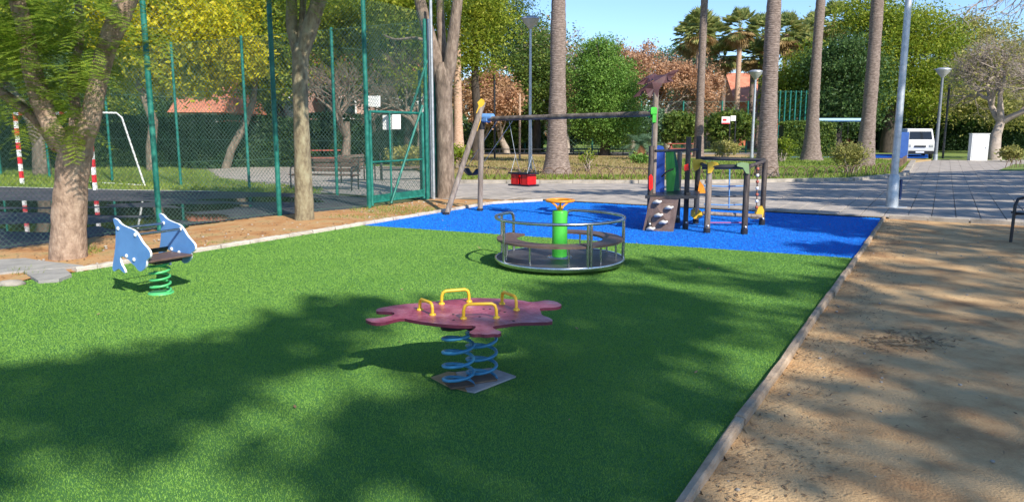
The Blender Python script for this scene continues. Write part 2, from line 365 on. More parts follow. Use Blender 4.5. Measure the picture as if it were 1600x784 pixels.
# court, verge, plaza behind the fence
Ecourt = [G(-300, 288), G(0, 292), G(200, 297), G(340, 299), G(500, 303), G(600, 311)]
court = [xy(FP[5] + Vector((-.15, .1, 0))), xy(FP[4] + Vector((-.2, .1, 0))), xy(FP[3] + Vector((-.2, .1, 0))), xy(FP[2] + Vector((-.2, 0, 0))), xy(FP[1]), (-20, -5), (-60, -5), (-60, 24)] + [xy(q) for q in Ecourt]
sheet('court', court, .006, M_asph)
m = MB()      # puddles on the court
for cx, cy, rx, ry in [(60, 355, 80, 7), (220, 350, 70, 8), (180, 330, 160, 6), (420, 312, 90, 4), (300, 340, 70, 5), (60, 318, 150, 5), (330, 322, 60, 4)]:
    vs = []
    for i in range(40):
        a = 2 * pi * i / 40; k = 1 + .18 * sin(3 * a + cx) + .12 * sin(5 * a + cy) + .06 * sin(9 * a); vs.append(G(cx + rx * cos(a) * k, cy + ry * sin(a) * k, .010))
    m.add(vs, [tuple(range(40))[::-1]])
pud = pm('puddle_water', [(.02, .022, .026)], 1, .04, spec=.6, bump=.02, bscale=3)
for z_, v in enumerate(list(m.f)): pass
o = m.build('puddle_water', pud); setp(o, kind='structure')
verge = [xy(q) for q in Ecourt[:5]] + [xy(G(470, 292)), xy(G(400, 287)), xy(G(340, 278)), xy(G(330, 262)), xy(G(-400, 262))]
verge = [xy(G(-500, 291))] + [xy(q) for q in Ecourt[:5]] + [xy(G(505, 297)), xy(G(400, 287)), xy(G(345, 280)), xy(G(325, 268)), xy(G(250, 262)), xy(G(-500, 262))]
sheet('grass_verge', verge, .03, M_grassg, thick=.05)
V, Fc = blades('g', verge, 130, .09, .03, None, .03)
kk = np.arange(len(V) // 3)
o = link('verge_grass', npmesh('verge_grass', V, Fc), LF['grass']); setp(o, 'bright rough grass on the verge behind the court', 'grass', kind='stuff')
m = MB()      # white court edge line / low kerb on which the goal stands
for a, b in zip([G(-300, 288.5), G(0, 292.5), G(200, 297.5)], [G(0, 292.5), G(200, 297.5), G(340, 299.5)]):
    d = (b - a).normalized(); n_ = Vector((-d.y, d.x, 0)) * .05; m.add([a - n_ + Vector((0, 0, .012)), b - n_ + Vector((0, 0, .012)), b + n_ + Vector((0, 0, .012)), a + n_ + Vector((0, 0, .012))], [(0, 1, 2, 3)])
setp(m.build('court_line', M_white), kind='structure')

# promenade of slabs
prom = [xy(st(15.72, 40)), xy(st(15.66, KR)), xy(st(15.66, -8.2)), xy(st(14.6, -10.4)), xy(G(600, 310)), xy(G(500, 300)), xy(G(400, 287)), xy(G(345, 280)), xy(G(330, 266)), xy(G(430, 257)), xy(G(640, 262)), xy(G(690, 286)), xy(G(740, 287)), xy(G(1100, 287)), xy(G(1330, 283)), xy(G(1412, 275)), xy(G(1425, 254)), xy(G(1460, 251)), xy(G(1750, 251)), (60, 34), (60, 5)]
pb = sheet('promenade', prom, .012, M_joint)
cells = []
for i in range(-10, 95):
    for j in range(-70, 60):
        c = st(15.70 + .3 + .6 * i, -.91 + .2 + .4 * j)
        if c.y < 3 or abs(c.x) > c.y * .74 + 1 or c.y > 46: continue
        cells.append(c)
cx = np.array([[c.x, c.y] for c in cells]); ok = inpoly(cx[:, 0], cx[:, 1], prom)
cells = [c for c, k in zip(cells, ok) if k]
isl_line = [G(690, 287), G(740, 287), G(1100, 287), G(1330, 283), G(1412, 275), G(1425, 254)]
cells.sort(key=lambda c: c.length)
sm = [MB().box((0, 0, 0), (.588, .388, .03), bev=.006).mesh('slab') for _ in range(1)]
sm[0].materials.append(M_slab)
for c in cells[:300]:
    o = link('slab', sm[0], None, pb); o.location = (c.x, c.y, .018 + random.uniform(-.002, .003)); o.rotation_euler = (random.uniform(-.004, .004), random.uniform(-.004, .004), R(60) + random.uniform(-.004, .004))
m = MB()
for c in cells[300:]: m.box((c.x, c.y, .018 + random.uniform(-.002, .003)), (.592, .392, .03), rz=R(60))
o = m.build('far_slabs', M_slab, pb); setp(o, kind='stuff')

# kerbs: every stone an object of the kerb
def kerb(name, pts, w, h, L, mat, z=0, wob=.008, bev=.012, gap=.008):
    root = bpy.data.objects.new(name, None); C.objects.link(root); setp(root, kind='structure'); root.location = (0, 0, 0)
    base = []
    for q in range(3):
        me = MB().box((0, 0, 0), (1, w, h), bev=0).mesh('kerb_stone')
        # own box with rounded upper edges
        b = MB(); prof = [(-w / 2, -h / 2), (-w / 2, h / 2 - bev), (-w / 2 + bev, h / 2), (w / 2 - bev, h / 2), (w / 2, h / 2 - bev), (w / 2, -h / 2)]
        K = 5; vs = []
        for i in range(K):
            x = -.5 + i / (K - 1)
            for (a_, b_) in prof: vs.append((x, a_ + random.uniform(-wob, wob) * .5, b_ + (random.uniform(-wob, wob) * .5 if b_ > 0 else 0)))
        n = len(prof); fs = [tuple(range(n)), tuple(range(n * K - 1, n * K - 1 - n, -1))]
        for i in range(K - 1):
            for j in range(n - 1): fs.append((i * n + j, i * n + n + j, i * n + n + j + 1, i * n + j + 1))
        b.add(vs, fs); me = b.mesh('kerb_stone'); me.materials.append(mat); base.append(me)
    cnt = 0
    for a, b_ in zip(pts[:-1], pts[1:]):
        d = b_ - a; n = max(1, round(d.length / L)); l = d.length / n; ang = math.atan2(d.y, d.x)
        for i in range(n):
            c = a + d * ((i + .5) / n); o = link('kerb_stone', base[cnt % 3], None, root); cnt += 1
            o.location = (c.x + random.uniform(-wob, wob), c.y + random.uniform(-wob, wob), z + h / 2 + random.uniform(-wob, wob) * .5)
            o.rotation_euler = (random.uniform(-.03, .03), 0, ang + random.uniform(-.01, .01)); o.scale = (l - gap, 1, 1)
    return root
kerb('play_area_kerb', [st(-1, KR + .035), st(SE + .12, KR + .035)], .058, .07, 1.25, M_kerbR, -.02, wob=.009, gap=.002)
kerb('fence_side_kerb', [st(4.85, KL - .05), st(14.2, KL - .05), st(15.35, -8.05)], .10, .07, .25, M_kerbL, -.012, wob=.008)
kerb('promenade_kerb', [st(15.62, KR + .02), st(15.62, 9)], .12, .14, .6, M_kerbG, -.075, wob=.006) if False else kerb('promenade_kerb', [st(15.60, KR + .10), st(15.60, 9)], .12, .125, .66, M_kerbG, -.042, wob=.006, gap=.018)
kerb('island_kerb', [G(690, 288), G(740, 288), G(1100, 288), G(1330, 284), G(1414, 275.5), G(1427, 254)], .22, .15, .95, M_kerbG, -.02, wob=.012)
# island lawn
island = [xy(G(692, 287.5)), xy(G(1100, 287.3)), xy(G(1330, 283.3)), xy(G(1410, 275)), xy(G(1422, 256)), xy(G(1455, 252)), xy(G(1250, 244)), xy(G(700, 244)), xy(G(640, 262))]
sheet('island_lawn', island, .10, M_dry, thick=.12)
grR = [xy(G(1060, 286)), xy(G(1330, 282.5)), xy(G(1405, 274.5)), xy(G(1420, 257)), xy(G(1300, 246)), xy(G(1060, 252))]
sheet('green_lawn', grR, .104, M_grassg)
V1, F1 = blades('g', grR, 110, .10, .035, None, .10); V2, F2 = blades('g', [xy(G(694, 286)), xy(G(1060, 286)), xy(G(1060, 279)), xy(G(694, 279))], 220, .10, .03, None, .10)
V, Fc = join([(V1, F1), (V2, F2)])
o = link('island_grass', npmesh('island_grass', V, Fc), LF['grass']); setp(o, 'rough green grass blades on the island along its kerb', 'grass', kind='stuff')
V, Fc = blades('g', [xy(G(694, 279)), xy(G(1060, 279)), xy(G(1060, 248)), xy(G(694, 248))], 60, .09, .035, None, .10)
o = link('dry_grass', npmesh('dry_grass', V, Fc), LF['dgrass']); setp(o, 'dry yellow grass on the island round the palms', 'grass', kind='stuff')
# far park beyond, right-hand grass
sheet('far_lawn', [xy(G(1466, 250.5)), (90, 37), (160, 120), (-160, 120), (-160, 33), xy(G(-500, 262)), xy(G(250, 262)), xy(G(430, 256.5)), xy(G(640, 261)), xy(G(700, 243.5)), xy(G(1250, 243.5))], .02, M_grassg)
sheet('blue_play_surface', [xy(G(1236, 249, .03)), xy(G(1450, 249.5, .03)), xy(G(1450, 243.5, .03)), xy(G(1225, 242.5, .03))], .125, M_bluebase)
sheet('far_path', [xy(G(690, 242)), xy(G(1200, 242)), xy(G(1200, 238.5)), xy(G(690, 238.5))], .034, M_slab)
# grass tuft at the curb and in the soil strip
def patch(cx, cy, rx, ry, dens, h, w, z):
    pl = [xy(G(cx + rx * cos(a * pi / 9), cy + ry * sin(a * pi / 9))) for a in range(18)]
    return blades('g', pl, dens, h, w, None, z, lean=.6)
V, Fc = join([patch(620, 330, 75, 7, 260, .07, .012, .01), patch(130, 394, 28, 6, 600, .10, .010, .01), patch(40, 428, 30, 6, 500, .07, .010, .01), patch(330, 385, 60, 5, 60, .05, .012, .01), patch(560, 340, 60, 4, 160, .05, .012, .01)])
o = link('strip_grass', npmesh('strip_grass', V, Fc), LF['grass']); setp(o, 'sparse green tufts in the orange soil by the fence', 'grass', kind='stuff')
# broken concrete slabs bottom left
for i, (pl, lab) in enumerate([([(-60, 408), (40, 404), (62, 408), (130, 417), (90, 421), (-60, 432)], 'wide pale broken concrete slab nearest the fence beside the near tree'),
                 ([(35, 424), (95, 416), (112, 430), (92, 438), (60, 440)], 'small cracked concrete slab between the wide slab and the lawn edge')]):
    m = MB(); P_ = [G(a, b, .03) for a, b in pl]; c = sum(P_, Vector()) / len(P_)
    t = thing('concrete_slab', lab, 'slab', (c.x, c.y, 0), group='broken slabs beside the lawn')
    m.prism([(q.x - c.x, q.y - c.y) for q in P_], lambda x, y, h: Vector((x, y, .02 + .012 * x + h)), .045)
    m.build('slab', M_conc, t)
# litter
def chips(poly, n, smin, smax, z=.012, mat=M_litter):
    X, Y = scatter(poly, n); k = len(X); P = np.stack([X, Y, z + rng.uniform(0, .012, k)], 1)
    return P
litP = []
V_, F_ = [], []
kline = lambda s0, s1, w, n: np.array([list(st(rng.uniform(s0, s1), KR + .09 + abs(rng.normal()) * w, .012)) for _ in range(n)])
P = np.concatenate([kline(2.5, 15.4, .28, 6000), np.stack([*scatter([xy(st(2, KR + .1)), xy(st(2, 6)), xy(st(15.5, 6)), xy(st(15.5, KR + .1))], 4200)[:2], np.full(0, 0)], 1) if False else np.array([list(st(rng.uniform(2, 15.4), rng.uniform(KR + .1, 7), .012)) for _ in range(6000)])])
Vl, Fl = leaves(P, .021, .3, up=2.5, var=.9)
P2 = np.array([list(q) for q in [G(rng.normal(1415, 40), rng.normal(531, 7), .014) for _ in range(420)]]); V2, F2 = leaves(P2, .05, .22, up=2.5, var=.7)
P3 = np.array([list(st(rng.uniform(3.5, 14), KL - rng.uniform(.1, 2.0), .025)) for _ in range(1500)]); V3, F3 = leaves(P3, .035, .5, up=2, var=.7)
P4 = np.array([list(st(rng.uniform(3, SE), rng.uniform(KL, KR), .022)) for _ in range(130)]); V4, F4 = leaves(P4, .03, .4, up=2, var=.7)
V, Fc = join([(Vl, Fl), (V2, F2), (V3, F3), (V4, F4)])
o = link('leaf_litter', npmesh('leaf_litter', V, Fc), M_litter); setp(o, 'dry leaf and twig litter on the sandy ground', 'leaf litter', kind='stuff')
# small stones
m = MB()
for _ in range(260):
    q = st(random.uniform(2.5, 15), KR + random.uniform(.12, 6), .006); m.ball(q, random.uniform(.006, .017), 5, (1, 1, .6))
for _ in range(160):
    q = st(random.uniform(3, 14.5), KL - random.uniform(.1, 1.8), .02); m.ball(q, random.uniform(.01, .03), 5, (1, 1, .6))
o = m.build('pebbles', M_kerbG); setp(o, 'small loose stones on the bare ground', 'pebbles', kind='stuff')
q = G(18, 446); t = MB(); t.ball((0, 0, .02), .13, 9, (1.2, .8, .35)); t = t.build('stone', M_kerbG); t.location = (q.x, q.y, 0); setp(t, 'pale flat stone at the lawn edge in front of the broken slabs', 'stone')
# ================================================================ PLAY EQUIPMENT
def helix(c, r, z0, z1, turns, n=14, flat=1.0):
    k = int(turns * n); return [Vector((c[0] + r * cos(2 * pi * i / n), c[1] + r * sin(2 * pi * i / n), z0 + (z1 - z0) * (i / k))) for i in range(k + 1)]

# ---- dolphin spring rocker: local x = N (across), local y = U
q = G(252, 459); t = thing('spring_rocker', 'spring rocker with two blue dolphin side panels on a green coil', 'spring rocker', (q.x, q.y, 0), ANG)
out = [(210,130),(240,140),(262,172),(300,190),(352,205),(378,245),(398,290),(428,325),(445,350),(446,378),(438,398),(415,415),(413,455),(398,485),(372,508),(352,500),(337,472),(318,458),(298,432),(280,424),(250,410),(235,425),(238,470),(260,510),(266,540),(246,532),(225,508),(205,520),(186,541),(174,522),(184,470),(200,400),(213,330),(220,250),(226,205),(214,168)]
def smoothpoly(P, it=1):
    for _ in range(it):
        Q = []
        for i in range(len(P)):
            a = P[i]; b = P[(i + 1) % len(P)]; Q += [(a[0] * .75 + b[0] * .25, a[1] * .75 + b[1] * .25), (a[0] * .25 + b[0] * .75, a[1] * .25 + b[1] * .75)]
        P = Q
    return P
ol = [((x - 335) / 425, .79 - (y - 130) / 745) for x, y in smoothpoly(out, 1)][::-1]
for sy, lab in ((-.25, None), (.25, None)):
    m = MB(); m.prism(ol, lambda x, z, h: Vector((x, sy + h, z)), .022); pn = m.build('dolphin_panel', M_dolph, t)
    # the white core shows on the cut edge
    pn.data.materials.append(M_edge)
    for pl in pn.data.polygons[2:]: pl.material_index = 1
    for bx_, bz in ((242, 207), (357, 240), (285, 405), (335, 425)):
        for sd in (-1, 1):
            b = MB(); b.ball((((bx_ - 335) / 425), sy + sd * .014, .79 - (bz - 130) / 745), .021, 8, (1, .6, 1)); b.build('bolt_cap', M_edge, pn)
for bx_, bz in ((242, 207), (357, 240)):
    x = (bx_ - 335) / 425; z = .79 - (bz - 130) / 745
    m = MB(); m.tube([(x, -.25, z), (x, .25, z)], .014, 8); m.build('handlebar', M_steel, t)
m = MB(); m.box((.04, 0, .385), (.36, .47, .024), bev=.006); m.build('seat', M_seatb, t)
m = MB(); m.box((.04, 0, .355), (.26, .30, .03)); m.build('seat_bracket', M_black, t)
m = MB(); m.box((-.19, 0, .42), (.018, .47, .05), M=Matrix.Rotation(.6, 3, 'Y')); m.build('footrest', M_black, t)
m = MB(); pts = helix((0, 0), .095, .03, .34, 4.4, 16); m.tube(pts, .0125, 7); m.build('spring', M_springg, t)
m = MB(); m.lathe((0, 0, 0), [(0, .022), (.12, .022), (.125, .01), (.125, 0)], 20); m.build('base_plate', M_springg, t)

# ---- turtle spring platform
q0 = G(748, 597); t = thing('turtle_rocker', 'flat crimson turtle platform with yellow handles on blue coil springs', 'spring rocker', (q0.x, q0.y, 0))
tl = [(185,212),(200,200),(330,178),(460,168),(580,155),(700,142),(800,137),(900,140),(1000,144),(1080,152),(1130,164),(1180,160),(1230,150),(1290,159),(1325,178),(1315,190),(1270,197),(1205,198),(1185,204),(1197,222),(1200,242),(1240,255),(1270,272),(1262,286),(1150,288),(1050,290),(960,303),(900,312),(908,326),(958,345),(942,360),(900,357),(860,364),(820,357),(780,361),(750,348),(795,325),(798,306),(700,307),(600,300),(480,286),(400,272),(350,260),(290,272),(230,290),(170,290),(125,275),(122,262),(200,262),(260,250),(300,240),(297,224),(240,222),(190,221)]
def TP(x, y, z=.475): w = G(540 + x / 3.92, 430 + y / 3.92, z); return Vector((w.x - q0.x, w.y - q0.y, 0))
pl2 = [(TP(x, y).x, TP(x, y).y) for x, y in smoothpoly(tl, 1)]
m = MB(); m.prism(pl2[::-1], lambda x, y, h: Vector((x, y, .465 + h)), .02); dk = m.build('deck', M_turt, t)
dk.data.materials.append(pm('crimson_edge', [(.09, .012, .03), (.14, .02, .045)], 6, .5))
for p_ in dk.data.polygons[1:]: p_.material_index = 1
if dk.data.polygons[0].normal.z < 0: dk.data.flip_normals()
for a, b, hh in (((455, 212), (533, 243), .085), ((588, 176), (757, 162), .10), ((958, 176), (1046, 213), .10), ((722, 266), (925, 262), .105)):
    p0 = TP(*a) + Vector((0, 0, .475)); p1 = TP(*b) + Vector((0, 0, .475)); d = p1 - p0; up = Vector((0, 0, hh * .9)); k = .16
    pts = [p0, p0 + up * .6 + d * .01, p0 + up * .88 + d * .05, p0 + up + d * .15, p1 + up - d * .15, p1 + up * .88 - d * .05, p1 + up * .6 - d * .01, p1]
    m = MB(); m.tube(pts, .0108, 8); h_ = m.build('handle', M_yel, t)
    for e in (p0, p1): b_ = MB(); b_.lathe(e, [(.022, 0), (.022, .008), (.012, .014)], 12); b_.build('flange', M_yel, h_)
for (cx, cy) in ((-.125, -.12), (.02, .02)):
    m = MB(); m.tube(helix((cx, cy), .098, .02, .37, 3.9, 18), .0112, 8); m.build('spring', M_springb, t)
for (cx, cy) in ((-.125, -.12), (.02, .02)):
    m = MB(); m.tube(helix((cx, cy), .098, .37, .44, 1.0, 18), .0125, 8); m.build('spring_clamp', M_rub, t)
m = MB(); m.box((-.02, .055, .437), (.48, .34, .016), rz=.4); m.box((-.02, .055, .422), (.2, .2, .02), rz=.4); m.build('under_plate', M_black, t)
hc = [G(712, 585), G(730, 614), G(742, 616), G(806, 591), G(768, 578)]
m = MB(); m.prism([(v.x - q0.x, v.y - q0.y) for v in hc], lambda x, y, h: Vector((x, y, .013 + h)), .012); m.build('footing_slab', pm('footing', [(.3, .27, .26), (.5, .46, .45)], 8, .9, bump=.3), t)
m = MB(); m.prism([(v.x - q0.x, v.y - q0.y) for v in [G(673, 592), G(700, 606), G(731, 614), G(713, 584), G(700, 583)]], lambda x, y, h: Vector((x, y, .011 + h)), .006); m.build('soil_patch', M_dirt, t)
m = MB(); m.box((-.125, -.09, .026), (.16, .16, .012), rz=.4); m.box((.02, .01, .0275), (.16, .16, .012), rz=.4); m.build('base_plate', M_rust, t)
for i in range(10):
    a = random.uniform(0, 6.28); v = TP(random.uniform(520, 1050), random.uniform(170, 285), .475)
    b_ = MB(); b_.lathe((v.x, v.y, .4755), [(0, .0035), (.008, .003), (.009, 0)], 8); b_.build('bolt_head', M_black, t)

# ---- merry-go-round
q = G(874, 414); RC = .80
t = thing('merry_go_round', 'steel railed roundabout with brown bench seats and green centre post', 'roundabout', (q.x, q.y, 0))
m = MB(); m.lathe((0, 0, 0), [(0, .105), (.2, .105), (RC - .02, .1)], 48); m.build('deck', M_deck, t)
m = MB(); m.lathe((0, 0, 0), [(RC - .025, .105), (RC - .005, .112), (RC, .105), (RC, .065), (RC - .015, .05), (RC - .05, .05), (RC - .2, .035), (.12, .03)], 64); m.build('deck_rim', M_steel, t)
m = MB(); m.lathe((0, 0, 0), [(.3, .0), (.3, .04), (.2, .045)], 24); m.build('bearing_ring', M_black, t)
m = MB(); m.lathe((0, 0, 0), [(.093, .10), (.093, .66), (.088, .675), (0, .68)], 32); m.build('centre_column', M_lime, t)
m = MB(); m.lathe((0, 0, 0), [(.16, .105), (.16, .112), (.092, .116)], 28); m.build('column_flange', M_steel, t)
w = MB(); w.tube([(.165 * cos(a), .165 * sin(a), .80) for a in [2 * pi * i / 28 for i in range(28)]], .017, 8, closed=True); wh = w.build('hand_wheel', M_oran, t)
for k in range(3):
    a = k * 2 * pi / 3 + .5; b_ = MB(); b_.tube([(.02 * cos(a), .02 * sin(a), .68), (.05 * cos(a), .05 * sin(a), .73), (.16 * cos(a), .16 * sin(a), .80)], .013, 7); b_.build('wheel_spoke', M_oran, wh)
b_ = MB(); b_.lathe((0, 0, 0), [(.03, .67), (.022, .74), (0, .75)], 12); b_.build('wheel_hub', M_oran, wh)
RZ = .60; RR = .785
def ringpts(a0, a1, r, z, n): return [Vector((r * cos(R(a0 + (a1 - a0) * i / n)), r * sin(R(a0 + (a1 - a0) * i / n)), z)) for i in range(n + 1)]
rp = lambda a, z, r=RR: Vector((r * cos(R(a)), r * sin(R(a)), z))
arc = ringpts(74, -218, RR, RZ, 60)
pts = [rp(80, .1), rp(80, RZ - .10), rp(79.3, RZ - .045), rp(77.6, RZ - .01)] + arc + [rp(-221.6, RZ - .01), rp(-223.3, RZ - .045), rp(-224, RZ - .10), rp(-224, .1)]
m = MB(); m.tube(pts, .019, 10); m.build('rail', M_steel, t)
for a in (-150, -69.5, -66.5, -2, 1.5, 156 - 360): m = MB(); m.tube([rp(a, .1), rp(a, RZ)], .0165, 8); m.build('rail_post', M_steel, t)
def seat(a0, a1):
    n = 24; m = MB(); v = []
    for z in (.345, .32):
        for r in (.535, .775): v += ringpts(a0, a1, r, z, n)
    k = n + 1; fs = []
    for i in range(n): fs += [(i, k + i, k + i + 1, i + 1), (2 * k + i + 1, 3 * k + i + 1, 3 * k + i, 2 * k + i), (i, i + 1, 2 * k + i + 1, 2 * k + i), (k + i + 1, k + i, 3 * k + i, 3 * k + i + 1)]
    fs += [(0, 2 * k, 3 * k, k), (n, k + n, 3 * k + n, 2 * k + n)]; m.add(v, fs); return m.build('seat', M_seatb, t)
for a0, a1 in ((-218, -70), (-67, 78)):
    s_ = seat(a0, a1)
    for f_ in (.12, .38, .64, .9):
        a = a0 + (a1 - a0) * f_; b_ = MB(); b_.tube([rp(a, .1, .69), rp(a, .322, .69)], .012, 8); b_.build('seat_support', M_steel, s_)

# ---- swing frame: beam from the A-leg to the climbing frame's tall post
def pole(name, a, b, r, mat, par, n=8, r2=None): m = MB(); m.tube([a, b], [r, r if r2 is None else r2], n); return m.build(name, mat, par, world=True)
YL, YR = 15.2, 12.4
bl = A(757, 186, YL); br = A(1018, 178, YR); fl = G(750, 330); fs_ = G(697, 336)
t = thing('swing_set', 'weathered timber swing frame with long beam, blue bracket and yellow figure', 'swing frame', (fl.x, fl.y, 0)); sw = t
pole('beam', bl - (br - bl).normalized() * .05, br, .046, pm('beam_wood', [(.06, .045, .035), (.14, .11, .09), (.24, .2, .17)], 6, .8, bump=.5, bscale=30), t, 12)
pole('leg', Vector((fl.x, fl.y, -.02)), bl + Vector((-.06, .04, -.06)), .055, M_wood, t, 12)
top = A(755, 160, YL - .1); pole('slanted_leg', Vector((fs_.x, fs_.y, -.02)), top, .055, M_wood, t, 12)
m = MB(); m.box(bl + Vector((.02, -.01, .0)), (.20, .15, .14), rz=-.75, bev=.03); m.tube([bl + Vector((-.08, .05, .04)), bl + Vector((.17, -.13, .03))], .075, 10); m.build('corner_bracket', M_sky, t, world=True)
m = MB(); m.tube([bl + Vector((-.06, .03, -.05)), bl + Vector((-.06, .03, -.20))], .062, 12); m.build('leg_cap', M_rub, t, world=True)
# yellow figure on top: a crouching lizard-like silhouette plate
fg = [(739, 212), (736, 205), (742, 192), (747, 182), (744, 176), (748, 166), (746, 160), (752, 154), (757, 157), (757, 163), (752, 168), (753, 178), (751, 190), (746, 204)]
m = MB(); P_ = [A(x, y, YL - .18) for x, y in fg]; vs = P_ + [q_ + Vector((.0, .03, 0)) for q_ in P_]; n = len(P_)
m.add(vs, [tuple(range(n))[::-1], tuple(range(n, 2 * n))] + [(i, (i + 1) % n, (i + 1) % n + n, i + n) for i in range(n)]); m.build('yellow_figure', M_yel, t, world=True)
for e in (fl, fs_): m = MB(); m.tube([Vector((e.x, e.y, -.01)), Vector((e.x, e.y, .06))], .066, 12); m.build('post_shoe', M_black, t, world=True)
bd = (br - bl).normalized(); bside = Vector((-bd.y, bd.x, 0))
def chain(m, a, b):
    d = b - a; n = int(d.length / .045)
    for i in range(n): c = a + d * ((i + .5) / n); e = d.normalized() * .024; m.tube([c - e, c + e], .0065, 4)
# double cradle seat
cs = A(818, 280, 14.55)
def onbeam(p_): k = (p_ - bl).dot(bd); return bl + bd * k
t = thing('cradle_swing', 'red twin cradle seat with black rims hanging on thin chains', 'swing', (cs.x, cs.y, 0), 0)
ex = Vector((bd.x, bd.y, 0)).normalized(); ey = Vector((-ex.y, ex.x, 0)); rot = Matrix((ex, ey, (0, 0, 1))).transposed()
wd = .52; zc = cs.z
for sx in (-.5, .5):
    c = cs + ex * (sx * .25)
    m = MB()
    for off in (-.075, .075): m.box(c + ex * off, (.05, .24, .20), M=rot, bev=.012)
    for off in (-.11, .11): m.box(c + ey * off, (.15, .02, .20), M=rot, bev=.005)
    m.box(c - Vector((0, 0, .085)), (.19, .2, .02), M=rot)
    m.build('cradle_seat', M_redpl, t, world=True)
m = MB()
for zz in (.115, -.115):
    for off in (-.13, .13): m.box(cs + ey * off + Vector((0, 0, zz)), (wd + .05, .035, .03), M=rot, bev=.01)
    for off in (-.27, 0, .27): m.box(cs + ex * off + Vector((0, 0, zz)), (.035, .28, .028), M=rot, bev=.01)
m.build('rim', M_rub, t, world=True)
for sx in (-1, 1):
    hp = onbeam(cs) ; hp = hp + bd * (sx * .30); yk = cs + ex * (sx * .22) + Vector((0, 0, .45)); m = MB(); chain(m, Vector((hp.x, hp.y, bl.z - .05)), yk)
    for sy in (-1, 1): chain(m, yk, cs + ex * (sx * .22) + ey * (sy * .13) + Vector((0, 0, .12)))
    m.build('chain', M_galv, t, world=True)
# belt swing
cs = A(738, 268, 15.6)
t = thing('belt_swing', 'sagging black rubber belt seat hanging beside the timber swing leg', 'swing', (cs.x, cs.y, 0))
m = MB(); pr = []
for i in range(9): u = i / 8 - .5; pr.append((u * .40, -.065 + .26 * u * u * 2))
vs = []; fs = []
for z_ in (0, -.018):
    for (x, z) in pr:
        for y_ in (-.09, .09): vs.append(cs + ex * x + ey * y_ + Vector((0, 0, z + z_)))
for i in range(8): a = 2 * i; fs += [(a, a + 2, a + 3, a + 1), (a + 18, a + 19, a + 21, a + 20), (a, a + 18, a + 20, a + 2), (a + 1, a + 3, a + 21, a + 19)]
m.add(vs, fs); m.build('belt_seat', M_rub, t, world=True)
for sx in (-1, 1):
    m = MB(); hb = bl + bd * (.35 + .22 * (sx + 1)); a = cs + ex * (sx * .2) + Vector((0, 0, .05)); chain(m, Vector((hb.x, hb.y, bl.z - .05)), a); m.build('chain', M_galv, t, world=True)

# ---- climbing frame
t = thing('climbing_frame', 'dark climbing frame with leaf topped post, climbing ramp, coloured boards and rope net', 'climbing frame', (br.x, br.y, 0)); cf = t
def post(pxb, Yb, pytop, r, mat, dx=0, capmat=None, name='post'):
    b = A(pxb, 300, Yb); zt = A(pxb + dx, pytop, Yb).z
    m = MB(); m.tube([(b.x, b.y, -.02), (b.x, b.y, zt)], r, 12); o_ = m.build(name, mat, t, world=True)
    c_ = MB(); c_.tube([(b.x, b.y, -.01), (b.x, b.y, .10)], r + .008, 12); c_.build('post_shoe', M_black, o_, world=False) if False else None
    m = MB(); m.tube([(b.x, b.y, -.01), (b.x, b.y, .09)], r + .008, 12); m.build('post_shoe', M_black, t, world=True)
    m = MB(); m.ball((b.x - .0, b.y - r - .012, .13), .018, 7); m.build('bolt_cap', M_white, t, world=True)
    return Vector((b.x, b.y, zt))
pA = post(1020, 12.5, 140, .048, M_wood)
pB = post(1016, 12.15, 228, .045, M_wooddk)
pC = post(1073, 12.35, 214, .042, M_wooddk)
pD = post(1089, 13.1, 213, .045, M_wooddk)
pE = post(1107, 11.9, 258, .048, M_wood); pF = post(1166, 11.75, 258, .048, M_wooddk)
pG = post(1193, 12.9, 250, .045, M_wooddk); pH = post(1060, 13.2, 236, .042, M_wood)
ctr = A(1055, 303, 12.65); PZ = ctr.z
pf = [A(1008, 304, 12.05), A(1090, 304, 12.0), A(1094, 303, 13.2), A(1016, 303, 13.2)]
m = MB(); m.prism([(v.x, v.y) for v in pf], lambda x, y, h: Vector((x, y, PZ + h)), .05); m.build('platform', M_black, t, world=True)
m = MB(); m.prism([(v.x * .985 + ctr.x * .015, v.y) for v in (pf[1], pf[2])] + [(pf[2].x - .03, pf[2].y), (pf[1].x - .03, pf[1].y)], lambda x, y, h: Vector((x, y, PZ - .15 + h)), .24); m.build('side_apron', M_black, t, world=True)
# ramp
r0 = G(1004, 361); r1 = G(1052, 363); r2 = A(1061, 306, 12.03); r3 = A(1016, 306, 12.03); r2.z = r3.z = PZ
nrm = (r1 - r0).cross(r3 - r0).normalized(); vs = [r0, r1, r2, r3] + [v - nrm * .03 for v in (r0, r1, r2, r3)]
m = MB(); m.add(vs, [(0, 1, 2, 3), (7, 6, 5, 4), (0, 4, 5, 1), (1, 5, 6, 2), (2, 6, 7, 3), (3, 7, 4, 0)]); rp_ = m.build('climbing_ramp', M_ramp, t, world=True)
for u_, v_ in ((.28, .88), (.72, .72), (.42, .5), (.62, .3), (.25, .1)):
    c = r0 * (1 - u_) * (1 - v_) + r1 * u_ * (1 - v_) + r2 * u_ * v_ + r3 * (1 - u_) * v_; m = MB(); c = c + nrm * .015
    org = cf.location
    ax = (r1 - r0).normalized(); a_ = random.uniform(-.5, .5)
    m.tube([c - ax * .065 - Vector((0, 0, .02)), c - ax * .03 + nrm * .03, c + nrm * .045 + Vector((0, 0, .015)), c + ax * .035 + nrm * .03, c + ax * .065 + Vector((0, 0, .01))], [.018, .028, .032, .026, .016], 7)
    o_ = link('climbing_hold', m.mesh('climbing_hold', org), M_hold, rp_)
